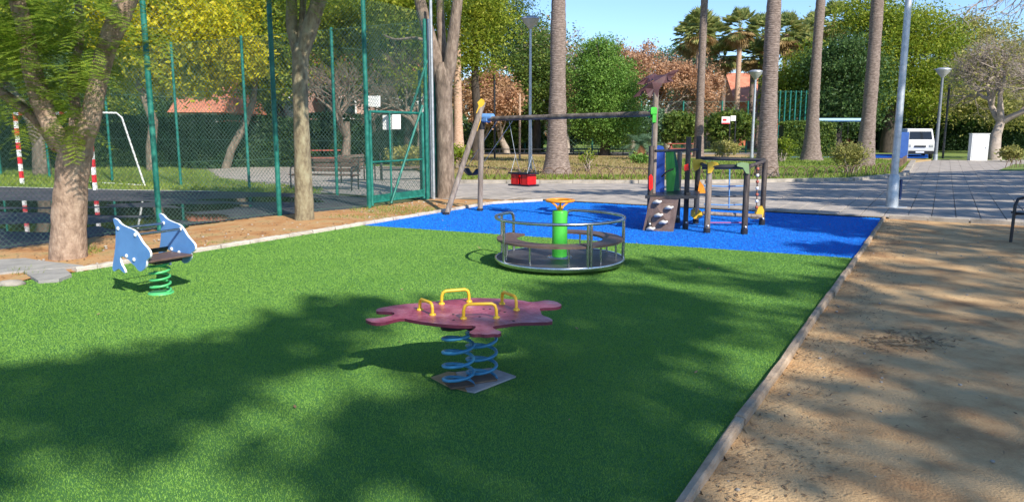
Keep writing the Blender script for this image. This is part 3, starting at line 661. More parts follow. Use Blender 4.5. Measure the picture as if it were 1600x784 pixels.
# coloured boards
def board(pl, Y, mat, name='board', th=.04):
    P_ = [A(x, y, Y) for x, y in pl]; n = len(P_); m = MB(); vs = P_ + [v + Vector((.01, th, 0)) for v in P_]
    m.add(vs, [tuple(range(n))[::-1], tuple(range(n, 2 * n))] + [(i, (i + 1) % n, (i + 1) % n + n, i + n) for i in range(n)]); return m.build(name, mat, t, world=True)
board([(1024, 302), (1025, 232), (1028, 227), (1036, 229), (1039, 236), (1038, 302)], 12.75, M_pblue, 'blue_board')
board([(1041, 302), (1040, 238), (1043, 234), (1052, 235), (1056, 270), (1052, 302)], 12.9, M_pgreen, 'green_board')
board([(1053, 302), (1051, 238), (1055, 236), (1060, 262), (1062, 302)], 13.1, M_pdgreen, 'dark_green_board')
board([(1016, 298), (1014, 294), (1014, 276), (1017, 272), (1020, 276), (1020, 294)], 12.08, M_redpl, 'red_handle', .05)
board([(1069, 267), (1069, 258), (1075, 256), (1076, 266)], 12.28, M_redpl, 'red_handle', .02)
m = MB(); m.tube([A(1024, 236, 12.1), A(1090, 234, 12.9)], .022, 8); m.build('cross_rail', M_black, t, world=True)
m = MB(); m.tube([A(1034, 276, 12.5), A(1042, 268, 12.4), A(1052, 264, 12.5)], .014, 6); m.build('grip_rail', M_rub, t, world=True)
# leaf roof on tall post
for pl, Y0 in (([(1024, 132), (1010, 137), (1002, 148), (990, 151), (997, 144), (1003, 138), (1012, 130), (1022, 126)], 12.35), ([(1022, 128), (1022, 118), (1038, 117), (1050, 111), (1060, 109), (1052, 117), (1044, 124), (1052, 126), (1036, 129)], 12.5), ([(1019, 128), (1008, 136), (1011, 146), (1016, 152), (1022, 142), (1027, 152), (1030, 138), (1034, 130)], 12.25), ([(1016, 126), (1006, 131), (996, 130), (1004, 124), (1014, 118), (1024, 115), (1030, 120)], 12.8)):
    P_ = []
    for i, (x, y) in enumerate(pl):
        P_.append(A(x, y, Y0 + (.28 if y < 122 else -.12) * (1 if abs(x - 1022) < 12 else .4)))
    n = len(P_); c = sum(P_, Vector()) / n + Vector((0, 0, .03)); m = MB()
    vs = P_ + [c] + [v - Vector((0, .015, .018)) for v in P_] + [c - Vector((0, .015, .018))]
    fs = []
    for i in range(n): j = (i + 1) % n; fs += [(i, j, n), (n + 1 + j, n + 1 + i, 2 * n + 1), (j, i, n + 1 + i, n + 1 + j)]
    m.add(vs, fs); m.build('leaf_blade', M_turt if False else pm('maroon_board', [(.045, .018, .02), (.10, .042, .042)], 6, .5), t, world=True)
m = MB(); m.box(A(1021, 174, 12.4), (.10, .1, .13), bev=.02); m.box(A(1022, 184, 12.4), (.06, .08, .18), bev=.015); m.tube([A(1018, 179, 12.42), A(1012, 178, 12.48)], .055, 10); m.build('beam_bracket', M_lime, t, world=True)
# net frame
def brk(pl, Y, mat, name='corner_bracket', th=.09): return board(pl, Y, mat, name, th)
zt = pE.z
m = MB(); m.tube([Vector((pE.x - .12, pE.y, zt - .03)), Vector((pF.x + .05, pF.y, zt - .02))], .038, 10); m.build('top_bar', M_black, t, world=True)
m = MB(); m.tube([Vector((pD.x, pD.y, pD.z - .38)), Vector((pG.x, pG.y, pG.z - .0))], .03, 10); m.build('top_bar', M_black, t, world=True)
m = MB(); m.tube([Vector((pF.x, pF.y, zt - .02)), Vector((pG.x, pG.y, pG.z - .02))], .03, 10); m.build('top_bar', M_wooddk, t, world=True)
m = MB(); m.tube([Vector((pE.x, pE.y, zt - .04)), Vector((pD.x, pD.y, zt - .01))], .03, 10); m.build('top_bar', M_wooddk, t, world=True)
brk([(1083, 249), (1096, 249), (1104, 253), (1103, 257), (1095, 258), (1092, 264), (1085, 268), (1083, 260)], 12.7, M_yel)
brk([(1106, 254), (1112, 252), (1121, 254), (1124, 258), (1116, 263), (1112, 270), (1106, 271)], 11.83, M_yel)
brk([(1171, 272), (1170, 255), (1160, 254), (1152, 256), (1152, 260), (1161, 262), (1166, 271)], 11.68, pm('grey_green_plastic', [(.14, .24, .1), (.2, .3, .14)], 5, .5))
for pl, Y in (([(1081, 329), (1087, 325), (1095, 329), (1100, 336), (1094, 340), (1085, 342), (1080, 338)], 12.8), ([(1172, 340), (1175, 335), (1181, 335), (1185, 324), (1191, 322), (1194, 329), (1192, 340), (1182, 342), (1174, 342)], 12.8)):
    brk(pl, Y, M_yel, 'foot_step', .12)
Yn = 12.7
for py, mt in ((290, M_rope), (306, M_black), (319, M_rope)): m = MB(); m.tube([A(1100, py, Yn), A(1130, py + 1.5, Yn), A(1165, py + .5, Yn)], .013, 7); m.build('net_rope', mt, t, world=True)
m = MB(); m.tube([A(1140, 262, Yn), A(1139, 325, Yn)], .012, 7); m.build('net_rope', M_rope, t, world=True)
m = MB(); m.tube([A(1098, 333, Yn), A(1190, 338, Yn)], .035, 8); m.build('low_beam', M_wood, t, world=True)
m = MB(); m.tube([A(1105, 348, 12.0), A(1165, 348, 11.9)], .013, 7); m.build('low_rope', pm('pink_rope', [(.35, .12, .3)], 4, .7), t, world=True)
m = MB(); m.tube([A(1184, 256, 12.3), A(1182, 330, 12.3)], .011, 6); bc = m.build('bead_rope', M_rust, t, world=True)
for k in range(7):
    m = MB(); m.ball(A(1184 - k * .3, 264 + k * 10, 12.3), .03, 7); link('bead', m.mesh('bead', cf.location), M_white if k % 2 else M_redw, bc)
board([(1090, 302), (1093, 282), (1099, 290), (1103, 302)], 12.95, M_oran, 'slide_board')
m = MB(); m.box(A(1074, 302, 12.2), (.07, .16, .04)); m.build('post_collar', M_black, t, world=True)
# ================================================================ FENCES, FURNITURE, BUILDINGS
def linkmesh(m, a, b, z0, z1, d, r, za=None):
    """chain link between two ground points: two sets of slanting wires"""
    Lh = (b - a).length; e = (b - a).normalized(); n_ = Vector((-e.y, e.x, 0)); Hh = z1 - z0
    for sgn in (1, -1):
        off = n_ * (.003 * sgn); k = -int(Hh / d) - 1
        while k * d < Lh:
            c = k * d; x0 = max(0, c); x1 = min(Lh, c + Hh)
            if x1 > x0:
                p0 = (x0, x0 - c); p1 = (x1, x1 - c)
                if sgn < 0: p0 = (Lh - p0[0], p0[1]); p1 = (Lh - p1[0], p1[1])
                m.tube([a + e * p0[0] + Vector((0, 0, z0 + p0[1])) + off, a + e * p1[0] + Vector((0, 0, z0 + p1[1])) + off], r, 3, cap=False, smooth=False)
            k += 1
def fence(name, label, pts, h, r, pr, matp, matw, d, skip=(), wires=(0.05, .5, 1.0), z0=.03, ph=None, cat='fence', tops=None, group=None):
    t = thing(name, label, cat, (pts[0].x, pts[0].y, 0), group=group)
    for i, q in enumerate(pts):
        hh = h if tops is None else tops[i]
        m = MB(); m.tube([(q.x, q.y, -.02), (q.x, q.y, hh + .05)], pr, 8); m.build('post', matp, t, world=True)
    for i, (a, b) in enumerate(zip(pts[:-1], pts[1:])):
        if i in skip: continue
        m = MB(); linkmesh(m, a, b, z0, h, d, r)
        for f_ in wires: m.tube([a + Vector((0, 0, z0 + (h - z0) * f_)), b + Vector((0, 0, z0 + (h - z0) * f_))], r * 1.5, 4, cap=False)
        m.build('mesh_panel', matw, t, world=True)
    return t
nf = fence('court_fence', 'tall green chain link fence nearest the lawn along the court', FP[:6], 4.35, .0023, .048, M_green, M_wire, .078, wires=(.01, .25, .5, .75, 1))
# gate bay between fence post and corner
a, b = FP[5], FP[6]; e = (b - a).normalized(); Lg = (b - a).length
t = thing('court_gate', 'green mesh gate with leaning brace and white notices', 'gate', (a.x, a.y, 0))
gz = A(600, 176, 16.6).z
def gp(f_, z): v = a + e * (Lg * f_); return Vector((v.x, v.y, z))
m = MB(); m.tube([gp(.05, .05), gp(.05, gz)], .035, 8); m.tube([gp(.93, .05), gp(.93, gz)], .035, 8); m.tube([gp(.05, gz), gp(.93, gz)], .03, 8); m.tube([gp(.05, .12), gp(.93, .12)], .03, 8); m.tube([gp(.05, gz * .48), gp(.93, gz * .48)], .022, 8); m.tube([gp(.36, .1), gp(.36, gz * .99)], .022, 8)
m.build('gate_frame', M_green, t, world=True)
m = MB(); m.box(gp(.5, .2), (Lg * .85, .03, .14), rz=math.atan2(e.y, e.x)); m.build('kick_plate', M_green, t, world=True)
m = MB(); linkmesh(m, gp(.05, 0), gp(.93, 0), .12, gz, .078, .003); m.build('mesh_panel', M_wire, t, world=True)
m = MB(); linkmesh(m, gp(0, 0), gp(1, 0), gz + .08, 4.3, .078, .003); m.build('upper_mesh', M_wire, t, world=True)
m = MB(); m.tube([A(660, 165, 17.4), A(611, 318, 16.2)], .028, 8); m.tube([A(667, 95, 17.6), A(640, 180, 17.4)], .03, 8); m.build('brace', M_green, t, world=True)
for px0, px1, y0, y1, Y, nm in ((598, 611, 180, 203, 16.5, 'notice'), (612, 626, 179, 202, 16.5, 'notice'), (575, 594, 150, 167, 16.1, 'notice')):
    m = MB(); P_ = [A(px0, y1, Y), A(px1, y1, Y), A(px1, y0, Y), A(px0, y0, Y)]; c = [v + Vector((.0, .02, 0)) for v in P_]; m.add(P_ + c, [(0, 1, 2, 3), (7, 6, 5, 4), (0, 4, 5, 1), (1, 5, 6, 2), (2, 6, 7, 3), (3, 7, 4, 0)]); m.build(nm, M_sign, t, world=True)
m = MB(); m.tube([A(612, 202, 16.55), A(613, 250, 16.55)], .012, 6); m.build('hanging_cord', M_wire, t, world=True)
# corner post bundle
t = thing('corner_post', 'bundle of upright green and silver poles at the court corner behind the gate', 'post', (b.x, b.y, 0))
for dx, Y, py, mt, r in ((0, 17.8, 62, M_green, .05), (6, 17.9, 30, M_galv, .03), (-9, 17.9, 110, M_green, .035), (10, 17.7, 0, M_galv, .035), (14, 18.0, 60, M_green, .03), (3, 18.2, 170, M_green, .06)):
    v = A(668 + dx, 312, Y); zt = A(668 + dx, py, Y).z; m = MB(); m.tube([(v.x, v.y, -.02), (v.x, v.y, zt)], r, 8); m.build('pole', mt, t, world=True)
# far side fence
u_ = Vector((-.866, .5, 0)); c0 = FP[6]
far = [c0] + [Vector((G(px, 300).x, 0, 0)) for px in ()]
def on_far(px):     # point on the far fence seen at photo column px
    k = (px - 800) / F; # x = k*(Y cos p + .265)
    s_ = (c0.x - k * (c0.y * .987 + .265)) / (k * .5 * .987 + .866); return c0 + u_ * s_
ff = fence('far_court_fence', 'green chain link fence on thin posts across the far end of the court', [c0] + [on_far(x) for x in (527, 390, 283, 176, 78, 2, -90)], 4.1, .0032, .04, M_green, M_wiref, .13, wires=(0, .33, .66, 1), group=None)

# goal
g1 = G(149, 297); g0 = g1 + Vector((-.866, .5, 0)) * 3.75; gd = (g1 - g0).normalized(); bk = Vector((.5, .866, 0)) * 1.0
t = thing('goal', 'small football goal with red and white striped posts behind the mesh', 'goal', (g1.x, g1.y, 0)); GH = 2.12
for nm, pa, pb_ in (('goal_post', g0, g0 + Vector((0, 0, GH))), ('goal_post', g1, g1 + Vector((0, 0, GH))), ('crossbar', g0 + Vector((0, 0, GH)), g1 + Vector((0, 0, GH)))):
    n = 10 if nm == 'goal_post' else 14; d = (pb_ - pa) / n; root = None
    for i in range(n):
        m = MB(); ax = d.normalized(); m.box((pa + d * (i + .5)), (.085, .085, d.length) if nm == 'goal_post' else (d.length, .085, .085), rz=0 if nm == 'goal_post' else math.atan2(gd.y, gd.x))
        if nm == 'goal_post': pass
        if root is None: root = m.build(nm, M_white if i % 2 == 0 else M_red, t, world=True)
        else: link('stripe', m.mesh('stripe', t.location), M_white if i % 2 == 0 else M_red, root)
for g_ in (g0, g1):
    m = MB(); m.tube([g_ + Vector((0, 0, GH)), g_ + bk * .8 + Vector((0, 0, GH)), g_ + bk * .95 + Vector((0, 0, GH - .12)), g_ + bk * 1.5 + Vector((0, 0, 0))], .028, 7); m.build('back_stay', M_white, t, world=True)
m = MB(); m.tube([g0 + bk * 1.5 + Vector((0, 0, .03)), g1 + bk * 1.5 + Vector((0, 0, .03))], .025, 7); m.build('ground_bar', M_white, t, world=True)

# lamp posts
def lamp(px, py, headpy, headr, label, ph=None, r=.055, pm_=None):
    b = G(px, py); Y = b.y; zt = A(px, headpy, Y).z; t = thing('street_lamp', label, 'street lamp', (b.x, b.y, 0), group='park lamps')
    m = MB(); m.tube([(0, 0, 0), (0, 0, zt)], [r * 1.25, r * .8], 12); m.build('pole', pm_ or M_galv, t)
    m = MB(); m.tube([(0, 0, 0), (0, 0, .35)], r * 1.5, 12); m.build('pole_base', M_galv, t)
    q = headr
    m = MB(); m.lathe((0, 0, zt), [(q * .18, -.02), (q * .3, q * .1), (q * .8, q * .65), (q * .97, q * 1.0)], 20); m.build('lamp_bowl', M_lampg, t)
    m = MB(); m.lathe((0, 0, zt), [(q * 1.04, q * 1.0), (q * 1.04, q * 1.12), (q * .6, q * 1.3), (0, q * 1.36)], 20); m.build('lamp_cap', M_galv, t)
lamp(828, 272, 45, .33, 'tall grey lamp post standing between the swing and the near palm')
lamp(1174, 252, 124, .36, 'thin distant lamp post left of the thickest palm trunk', r=.07)
lamp(1461, 251, 121, .38, 'grey lamp post in front of the bare tree near the white van', r=.08, pm_=M_poledk)
# slim second pole by the right lamp
b = G(1473, 248); m = MB(); m.tube([(b.x, b.y, 0), (b.x, b.y, 4.2)], .06, 8); 
t = thing('thin_pole', 'thin dark pole just right of the right-hand park lamp', 'pole', (b.x, b.y, 0)); m.build('pole', M_black, t, world=True)
# near grey mast
b = G(1393, 326); t = thing('mast', 'tall plain grey steel mast with a wide box base on the paving', 'mast', (b.x, b.y, .03))
m = MB(); m.tube([(0, 0, .55), (.0, 0, 8.5)], [.076, .050], 16); m.build('pole', M_galv, t)
m = MB(); m.tube([(0, 0, .01), (0, 0, .62), (0, 0, .70)], [.125, .112, .08], 16); m.build('pole_base', M_galv, t)
m = MB(); m.box((0, 0, .008), (.42, .42, .016), rz=.5); m.build('base_plate', M_galv, t)
m = MB(); m.box((.135, .0, .38), (.04, .13, .42), rz=0, bev=.005); m.build('service_door', pm('navy_box', [(.02, .05, .15)], 4, .5), t)

# hoop fence
hm_ = MB(); hm_.tube([(-.27, 0, 0), (-.265, 0, .1), (-.2, 0, .26), (-.1, 0, .36), (0, 0, .39), (.1, 0, .36), (.2, 0, .26), (.265, 0, .1), (.27, 0, 0)], .014, 5, cap=False); hme = hm_.mesh('hoop'); hme.materials.append(M_rust)
def hoops(pts, label, step=.36, off=.25):
    t = thing('hoop_fence', label, 'low fence', (pts[0].x, pts[0].y, .08), group='low hoop fences')
    for a, b in zip(pts[:-1], pts[1:]):
        d = b - a; n = int(d.length / step)
        for i in range(n):
            c = a + d * ((i + .5) / n); o = link('hoop', hme, None, t); o.location = (c.x - pts[0].x, c.y - pts[0].y, 0); o.rotation_euler = (random.uniform(-.08, .08), 0, math.atan2(d.y, d.x))
    return t
io = Vector((0, .35, 0))
hoops([G(742, 286) + io, G(1100, 286) + io, G(1328, 282) + io, G(1404, 275) + io, G(1416, 258)], 'low rusty hoop fence along the kerb of the island lawn')
hoops([G(1572, 266), G(1640, 262)], 'short hoop fence at the right edge beyond the dark paving')
sheet('right_bed', [xy(G(1560, 268)), xy(G(1700, 268)), xy(G(1900, 259)), xy(G(1585, 258))], .05, M_grassg, thick=.06)

# white cabinet
b = G(1529, 252); t = thing('utility_cabinet', 'bright white upright utility cabinet standing before the bare tree', 'cabinet', (b.x, b.y, 0), -.25)
k = mpp(b.y); wC = 24 * k; hC = 42 * k
m = MB(); m.box((0, wC * .3, hC / 2), (wC, wC * .6, hC), bev=.02); m.build('body', M_white, t)
m = MB(); m.box((0, wC * .3, hC + .02), (wC * 1.06, wC * .66, .04)); m.build('lid', M_white, t)
m = MB(); m.box((0, -.008, hC / 2), (wC * .86, .012, hC * .86)); d_ = m.build('door', M_white, t); m = MB(); m.box((wC * .33, -.022, hC * .5), (.02, .02, .1)); m.build('handle', M_galv, d_)

# white van, front view
b = G(1443, 249.5); Yv = b.y; k = mpp(Yv); sc = 41 * k / 1.78
t = thing('van', 'white van parked facing the camera under the dark trees', 'van', (b.x, b.y + .5, .02), R(-20))
def vb(name, mat, par=None): 
    o_ = mv.build(name, mat, par or t); return o_
mv = MB()
prof = [(-.1, .42), (-.14, .8), (-.10, 1.12), (.10, 1.28), (.42, 1.95), (.6, 2.05), (4.4, 2.08), (4.5, .4)]
wv = 1.72
vs = []
for sx in (-1, 1):
    for (y, z) in prof: vs.append((sx * (wv / 2 - (.10 if z > 1.5 else 0)), y, z))
n = len(prof); fs = [tuple(range(n)), tuple(range(2 * n - 1, n - 1, -1))] + [(i, i + n, (i + 1) % n + n, (i + 1) % n) for i in range(n)]
mv.add(vs, fs); vb('body', M_white)
mv = MB(); mv.add([(-.74, .115, 1.34), (.74, .115, 1.34), (.68, .37, 1.87), (-.68, .37, 1.87)], [(0, 1, 2, 3)]); mv.add([(-.74, .10, 1.34), (.74, .10, 1.34), (.68, .355, 1.87), (-.68, .355, 1.87)], [(0, 1, 2, 3)]); vb('windscreen', M_glass)
for sx in (-1, 1):
    mv = MB(); mv.box((sx * .68, -.14, .9), (.24, .06, .17), bev=.02); vb('headlight', M_lampg)
    mv = MB(); mv.box((sx * .98, .75, 1.28), (.16, .1, .22), bev=.03); vb('mirror', M_black)
    mv = MB(); mv.add([(sx * .865, .8, 1.2), (sx * .865, 1.9, 1.2), (sx * .80, 1.9, 1.7), (sx * .80, 1.12, 1.7)], [(0, 1, 2, 3)]); vb('side_window', M_glass)
    for yy in (.65, 3.6):
        mv = MB(); mv.tube([(sx * .72, yy, .33), (sx * .88, yy, .33)], .33, 18, smooth=False); w_ = vb('wheel', M_rub); mv = MB(); mv.tube([(sx * .8, yy, .33), (sx * .89, yy, .33)], .17, 12, smooth=False); mv.build('rim', M_galv, w_)
mv = MB(); mv.box((0, -.13, .45), (1.70, .14, .22), bev=.03); vb('bumper', M_black)
mv = MB(); mv.box((0, -.15, .86), (.7, .05, .12)); vb('grille', M_black)
mv = MB(); mv.box((0, -.21, .47), (.52, .012, .11)); vb('number_plate', M_white)
t.scale = (sc,) * 3

# blue panel
b = G(1407, 250); k = mpp(b.y); t = thing('blue_panel', 'tall dark blue upright panel just right of the grey mast', 'panel', (b.x, b.y, 0), 0)
m = MB(); m.box((0, 0, 22 * k), (17 * k, .25, 42 * k), bev=.03); m.build('panel_body', M_panelb, t)
m = MB(); m.tube([(9.5 * k, 0, 0), (9.5 * k, 0, 44 * k)], .05, 8); m.build('side_post', M_galv, t)

# far swing frame with pale blue beam
b0 = G(1262, 247); b1 = G(1352, 247); zt = A(1300, 187.5, b0.y).z
t = thing('swing_set', 'distant swing frame with a long pale blue beam between the palms', 'swing frame', (b0.x, b0.y, 0))
m = MB(); m.tube([(b0.x, b0.y, zt), (b1.x, b1.y, zt)], .10, 10); m.build('beam', pm('pale_beam', [(.3, .5, .62)], 4, .5), t, world=True)
for q in (b0, b1):
    for sx in (-1, 1): m = MB(); m.tube([(q.x, q.y, zt), (q.x, q.y + sx * .9, 0)], .06, 8); m.build('leg', M_black, t, world=True)
for px in (1283, 1318):
    v = A(px, 230, b0.y); s_ = thing('hanging_swing', 'dark round basket seat under the pale blue beam' if px == 1283 else 'small dark flat seat under the pale blue beam near the right palm', 'swing', (v.x, v.y, v.z))
    m = MB(); rr = .5 if px == 1283 else .22; m.tube([(rr * cos(a_ * pi / 10), rr * sin(a_ * pi / 10), 0) for a_ in range(20)], .05, 6, closed=True); m.box((0, 0, 0), (rr * 1.5, rr * 1.5, .02)); m.build('seat', M_rub, s_)
    m = MB()
    for sx in (-1, 1): m.tube([(sx * rr, 0, 0), (sx * rr * .8, 0, zt - v.z)], .012, 4)
    m.build('chain', M_black, s_)

# red signs on fence in the middle distance
for px, py, w_, h_, lab, strip_ in ((1134, 188, 13, 11, 'small white notice with red stripes on the mid-distance fence', True), (1145.5, 185, 8, 8, 'smaller plain white notice right of the striped one', False)):
    b = G(px, 245); v = A(px, py, b.y); k = mpp(b.y); t = thing('notice_board', lab, 'sign', (v.x, v.y, 0)); z = v.z
    m = MB(); m.box((0, 0, z), (w_ * k, .05, h_ * k)); bd_ = m.build('board', M_sign, t)
    m = MB(); m.tube([(w_ * k * .55, .05, 0), (w_ * k * .55, .05, z + h_ * k / 2)], .045, 6); m.build('post', M_black, t)
    if strip_:
        m = MB(); m.box((-w_ * k * .15, -.03, z + .02), (w_ * k * .45, .012, h_ * k * .3)); m.build('red_band', M_red, bd_); m = MB(); m.box((0, -.03, z - h_ * k * .42), (w_ * k * .95, .012, h_ * k * .16)); m.build('red_band', M_red, bd_)
# park railing
def railing(pts, h, gap, label, mat, rr=.018, hp=.1):
    t = thing('park_railing', label, 'railing', (pts[0].x, pts[0].y, 0), group='park railings')
    for a, b in zip(pts[:-1], pts[1:]):
        d = b - a; n = int(d.length / gap)
        for i in range(n + 1): c = a + d * (i / n); m = MB(); m.tube([(c.x, c.y, 0), (c.x, c.y, h)], .035, 6); m.build('post', mat, t, world=True)
        for f_ in (.35, .95): m = MB(); m.tube([a + Vector((0, 0, h * f_)), b + Vector((0, 0, h * f_))], rr, 6); m.build('rail', mat, t, world=True)
railing([G(742, 244), G(1012, 244)], .45, 1.5, 'low dark railing across the dry lawn behind the round tree', M_black, .03)
# green fences in the middle distance
fence('park_fence', 'distant green mesh fence behind the swing beam and the shrubs', [G(x, 240) for x in (690, 740, 775, 820, 925, 1000, 1065, 1125, 1165)], 3.6, .006, .06, M_green, M_wiref, .30, wires=(0, 1))
fence('far_tall_fence', 'tall close-posted green fence between the two middle palms', [Vector((A(x, 240, 49).x, 49, 0)) for x in (1206, 1214, 1222, 1230, 1238, 1246, 1254, 1262, 1270)], 4.1, .008, .05, M_green, pm('green_wire', [(.02, .12, .085)], 3, .6), .30, wires=(0, .5, 1))
# two thin posts in front of the orange tree
for px, top_, mt, lab in ((773, 118, M_black, 'thin black post before the orange leaved tree'), (812, 150, M_palmO, 'thin pale post just left of the tall grey lamp')):
    b = G(px, 252); zt = A(px, top_, b.y).z; t = thing('thin_post', lab, 'post', (b.x, b.y, .1)); m = MB(); m.tube([(0, 0, 0), (0, 0, zt)], .055, 8); m.build('pole', mt, t)

# benches and tables
def bench(q, rz, label, cat='bench', w=1.7, mat=None, frame=None, back=True, group='park benches'):
    t = thing('park_bench', label, cat, (q.x, q.y, 0), rz, group); mat = mat or M_brownw; frame = frame or M_black
    for i in range(4): m = MB(); m.box((0, -.18 + i * .12, .44), (w, .10, .03), bev=.006); m.build('seat_slat', mat, t)
    if back:
        for i in range(3): m = MB(); m.box((0, .24 + i * .02, .56 + i * .13), (w, .03, .10), bev=.006); m.build('back_slat', mat, t)
    for sx in (-1, 1):
        x = sx * (w / 2 - .06); m = MB(); m.tube([(x, -.24, 0), (x, -.23, .55), (x, -.19, .64), (x, -.1, .66), (x, .2, .66)], .022, 8); m.tube([(x, .22, 0), (x, .22, .5), (x, .30, .92)], .022, 8); m.tube([(x, -.22, .42), (x, .22, .42)], .018, 8); m.build('end_frame', frame, t)
    return t
def picnic(q, rz, label):
    t = thing('picnic_table', label, 'picnic table', (q.x, q.y, 0), rz)
    for i in range(4): m = MB(); m.box((0, -.27 + i * .18, .76), (1.7, .16, .04), bev=.006); m.build('table_board', M_redw, t)
    for sy in (-1, 1):
        m = MB(); m.box((0, sy * .7, .45), (1.7, .24, .04), bev=.006); m.build('bench_board', M_redw, t)
    for sx in (-.6, .6): m = MB(); m.tube([(sx, -.65, 0), (sx, -.1, .74)], .04, 6); m.tube([(sx, .65, 0), (sx, .1, .74)], .04, 6); m.box((sx, 0, .42), (.06, 1.5, .07)); m.build('leg_frame', M_redw, t)
bench(G(508, 298), R(-12), 'brown slatted bench behind the fence right of the mossy trunk', w=1.9)
bench(G(560, 285), R(60), 'small dark bench seen end on left of the gate', w=1.2)
picnic(G(503, 262), R(10), 'faded red picnic table in the shade behind the fence')
bench(G(632, 283), R(15), 'low bench seen through the gate mesh', w=1.6, back=False)
picnic(G(1062, 243), R(0), 'small red picnic table on the lawn behind the green board')
# near right bench: only its arm shows
bench(G(1688, 392), R(-78), 'black metal bench with curved arm cut by the right edge', w=1.9, mat=M_black, frame=M_black)

# houses far behind
def house(px0, px1, ytop, Y, mat, label, roof=None, hroof=2, name='house', wins=()):
    a = A(px0, 240, Y); b = A(px1, 240, Y); z = A((px0 + px1) / 2, ytop, Y).z; w = b.x - a.x; c = (a + b) / 2
    t = thing(name, label, 'building', (c.x, c.y, 0))
    m = MB(); m.box((0, 3.5, z / 2), (w, 7, z)); m.build('wall', mat, t)
    o = .5; m = MB(); m.add([(-w / 2 - o, -o, z), (w / 2 + o, -o, z), (w / 2 + o, 7 + o, z), (-w / 2 - o, 7 + o, z), (-w / 2 - o, 3.5, z + hroof), (w / 2 + o, 3.5, z + hroof)], [(0, 1, 5, 4), (2, 3, 4, 5), (1, 2, 5), (3, 0, 4), (3, 2, 1, 0)]); m.build('roof', roof or M_roof, t)
    for f_, fz in wins:
        m = MB(); m.box((w * f_, -.03, z * fz), (1.3, .1, 1.5)); f2 = m.build('window', M_white, t); m = MB(); m.box((w * f_, -.09, z * fz), (1.1, .04, 1.3)); m.build('pane', M_glass, f2)
house(285, 343, 176, 44, M_brick, 'terracotta house with tiled roof behind the hedge under the yellow tree', hroof=2.6, wins=((-.2, .7), (.2, .7)))
house(430, 470, 120, 50, M_pink, 'narrow pink building glimpsed right of the mossy trunk', wins=((0, .6),))
house(520, 570, 120, 52, M_pink, 'pink building glimpsed between the thin fence posts left of the gate', wins=((0, .6),), roof=M_brick)
house(590, 660, 130, 56, M_white, 'pale building glimpsed above the gate', wins=((-.2, .6), (.25, .6)))
house(1150, 1215, 160, 78, M_brick, 'red roofed house behind the distant palms', hroof=3.2, wins=((-.2, .6),))
house(1352, 1392, 214, 66, M_brick, 'low red building behind the right palms and the mast', roof=M_brick, hroof=1.5, wins=((0, .5),))
house(1560, 1700, 208, 75, M_pink, 'long low building with red base at the far right', roof=M_conc, hroof=1, wins=((-.3, .5), (-.1, .5)))
# ================================================================ TREES AND PLANTS
def crown_pts(blobs, n, clump, per, squash=.75, shell=.55):
    out = []; vols = np.array([b[1][0] * b[1][1] * b[1][2] for b in blobs]) ** .8; vols /= vols.sum(); nc = max(1, int(n / per))
    for (c, r), f_ in zip(blobs, vols):
        k = max(1, int(nc * f_)); d = rng.normal(size=(k, 3)); d /= np.linalg.norm(d, axis=1)[:, None]
        rad = (shell + (1 - shell) * rng.uniform(size=k) ** .6) * rng.uniform(.72, 1.18, k)
        cc = np.array(c) + d * rad[:, None] * np.array(r)
        q = rng.normal(size=(k, per, 3)) * clump * rng.uniform(.6, 1.3, (k, 1, 1)); q[..., 2] *= squash
        out.append((cc[:, None, :] + q).reshape(-1, 3))
    return np.concatenate(out)
def limb(m, a, b, r0, r1, n=6, wob=.06, seg=5):
    d = b - a; L = d.length; pts = []
    for i in range(seg + 1):
        f_ = i / seg; w = Vector((random.gauss(0, 1), random.gauss(0, 1), random.gauss(0, .5))) * (wob * L * .4 * sin(pi * f_)) if 0 < i < seg else Vector()
        pts.append(a + d * f_ + w + Vector((0, 0, .08 * L * sin(pi * f_))))
    m.tube(pts, [r0 + (r1 - r0) * i / seg for i in range(seg + 1)], n, cap=False)
    return pts
def tree(label, bx, by, Y, blobs, leaf, n, lsize, trunk=.2, th=None, bark=None, clump=.35, per=26, cat='tree', name='tree', group=None, asp=.5, shell=.5, base=None, squash=.75, limbs=None, up=.35):
    """blobs in photo pixels at distance Y: (px, py, rx, ry[, dy])"""
    b = base if base is not None else (G(bx, by) if Y is None else Vector((A(bx, 240, Y).x, Y, 0)))
    Y = b.y; k = mpp(Y)
    t = thing(name, label, cat, (b.x, b.y, 0), group=group); W_ = []
    for q in blobs:
        c = A(q[0], q[1], Y + (q[4] if len(q) > 4 else 0)); W_.append(((c.x, c.y, c.z), (q[2] * k, (q[2] + q[3]) / 2 * k * .95, q[3] * k)))
    zlow = min(w[0][2] - w[1][2] * .5 for w in W_); th = th or max(.6, zlow)
    m = MB(); r = trunk; top = Vector((b.x + random.uniform(-.1, .1), b.y, th)); limb(m, Vector((b.x, b.y, -.05)), top, r * 1.25, r * .8, 9, .03)
    for w in W_:
        c = Vector(w[0]); limb(m, top, c, r * .6, r * .12, 6, .12)
        for _ in range(3 if limbs is None else limbs):
            e = c + Vector([random.uniform(-.8, .8) * w[1][i] for i in range(3)]); limb(m, top.lerp(c, random.uniform(.3, .7)), e, r * .28, r * .05, 5, .15)
    m.build('trunk', bark or M_barkD, t, world=True)
    P = crown_pts(W_, n, clump, per, squash, shell); P = P[P[:, 2] > .15]
    V, Fc = leaves(P, lsize, asp, up); V = V - np.array([b.x, b.y, 0])
    link('crown', npmesh('crown', V, Fc), LF[leaf], t); return t

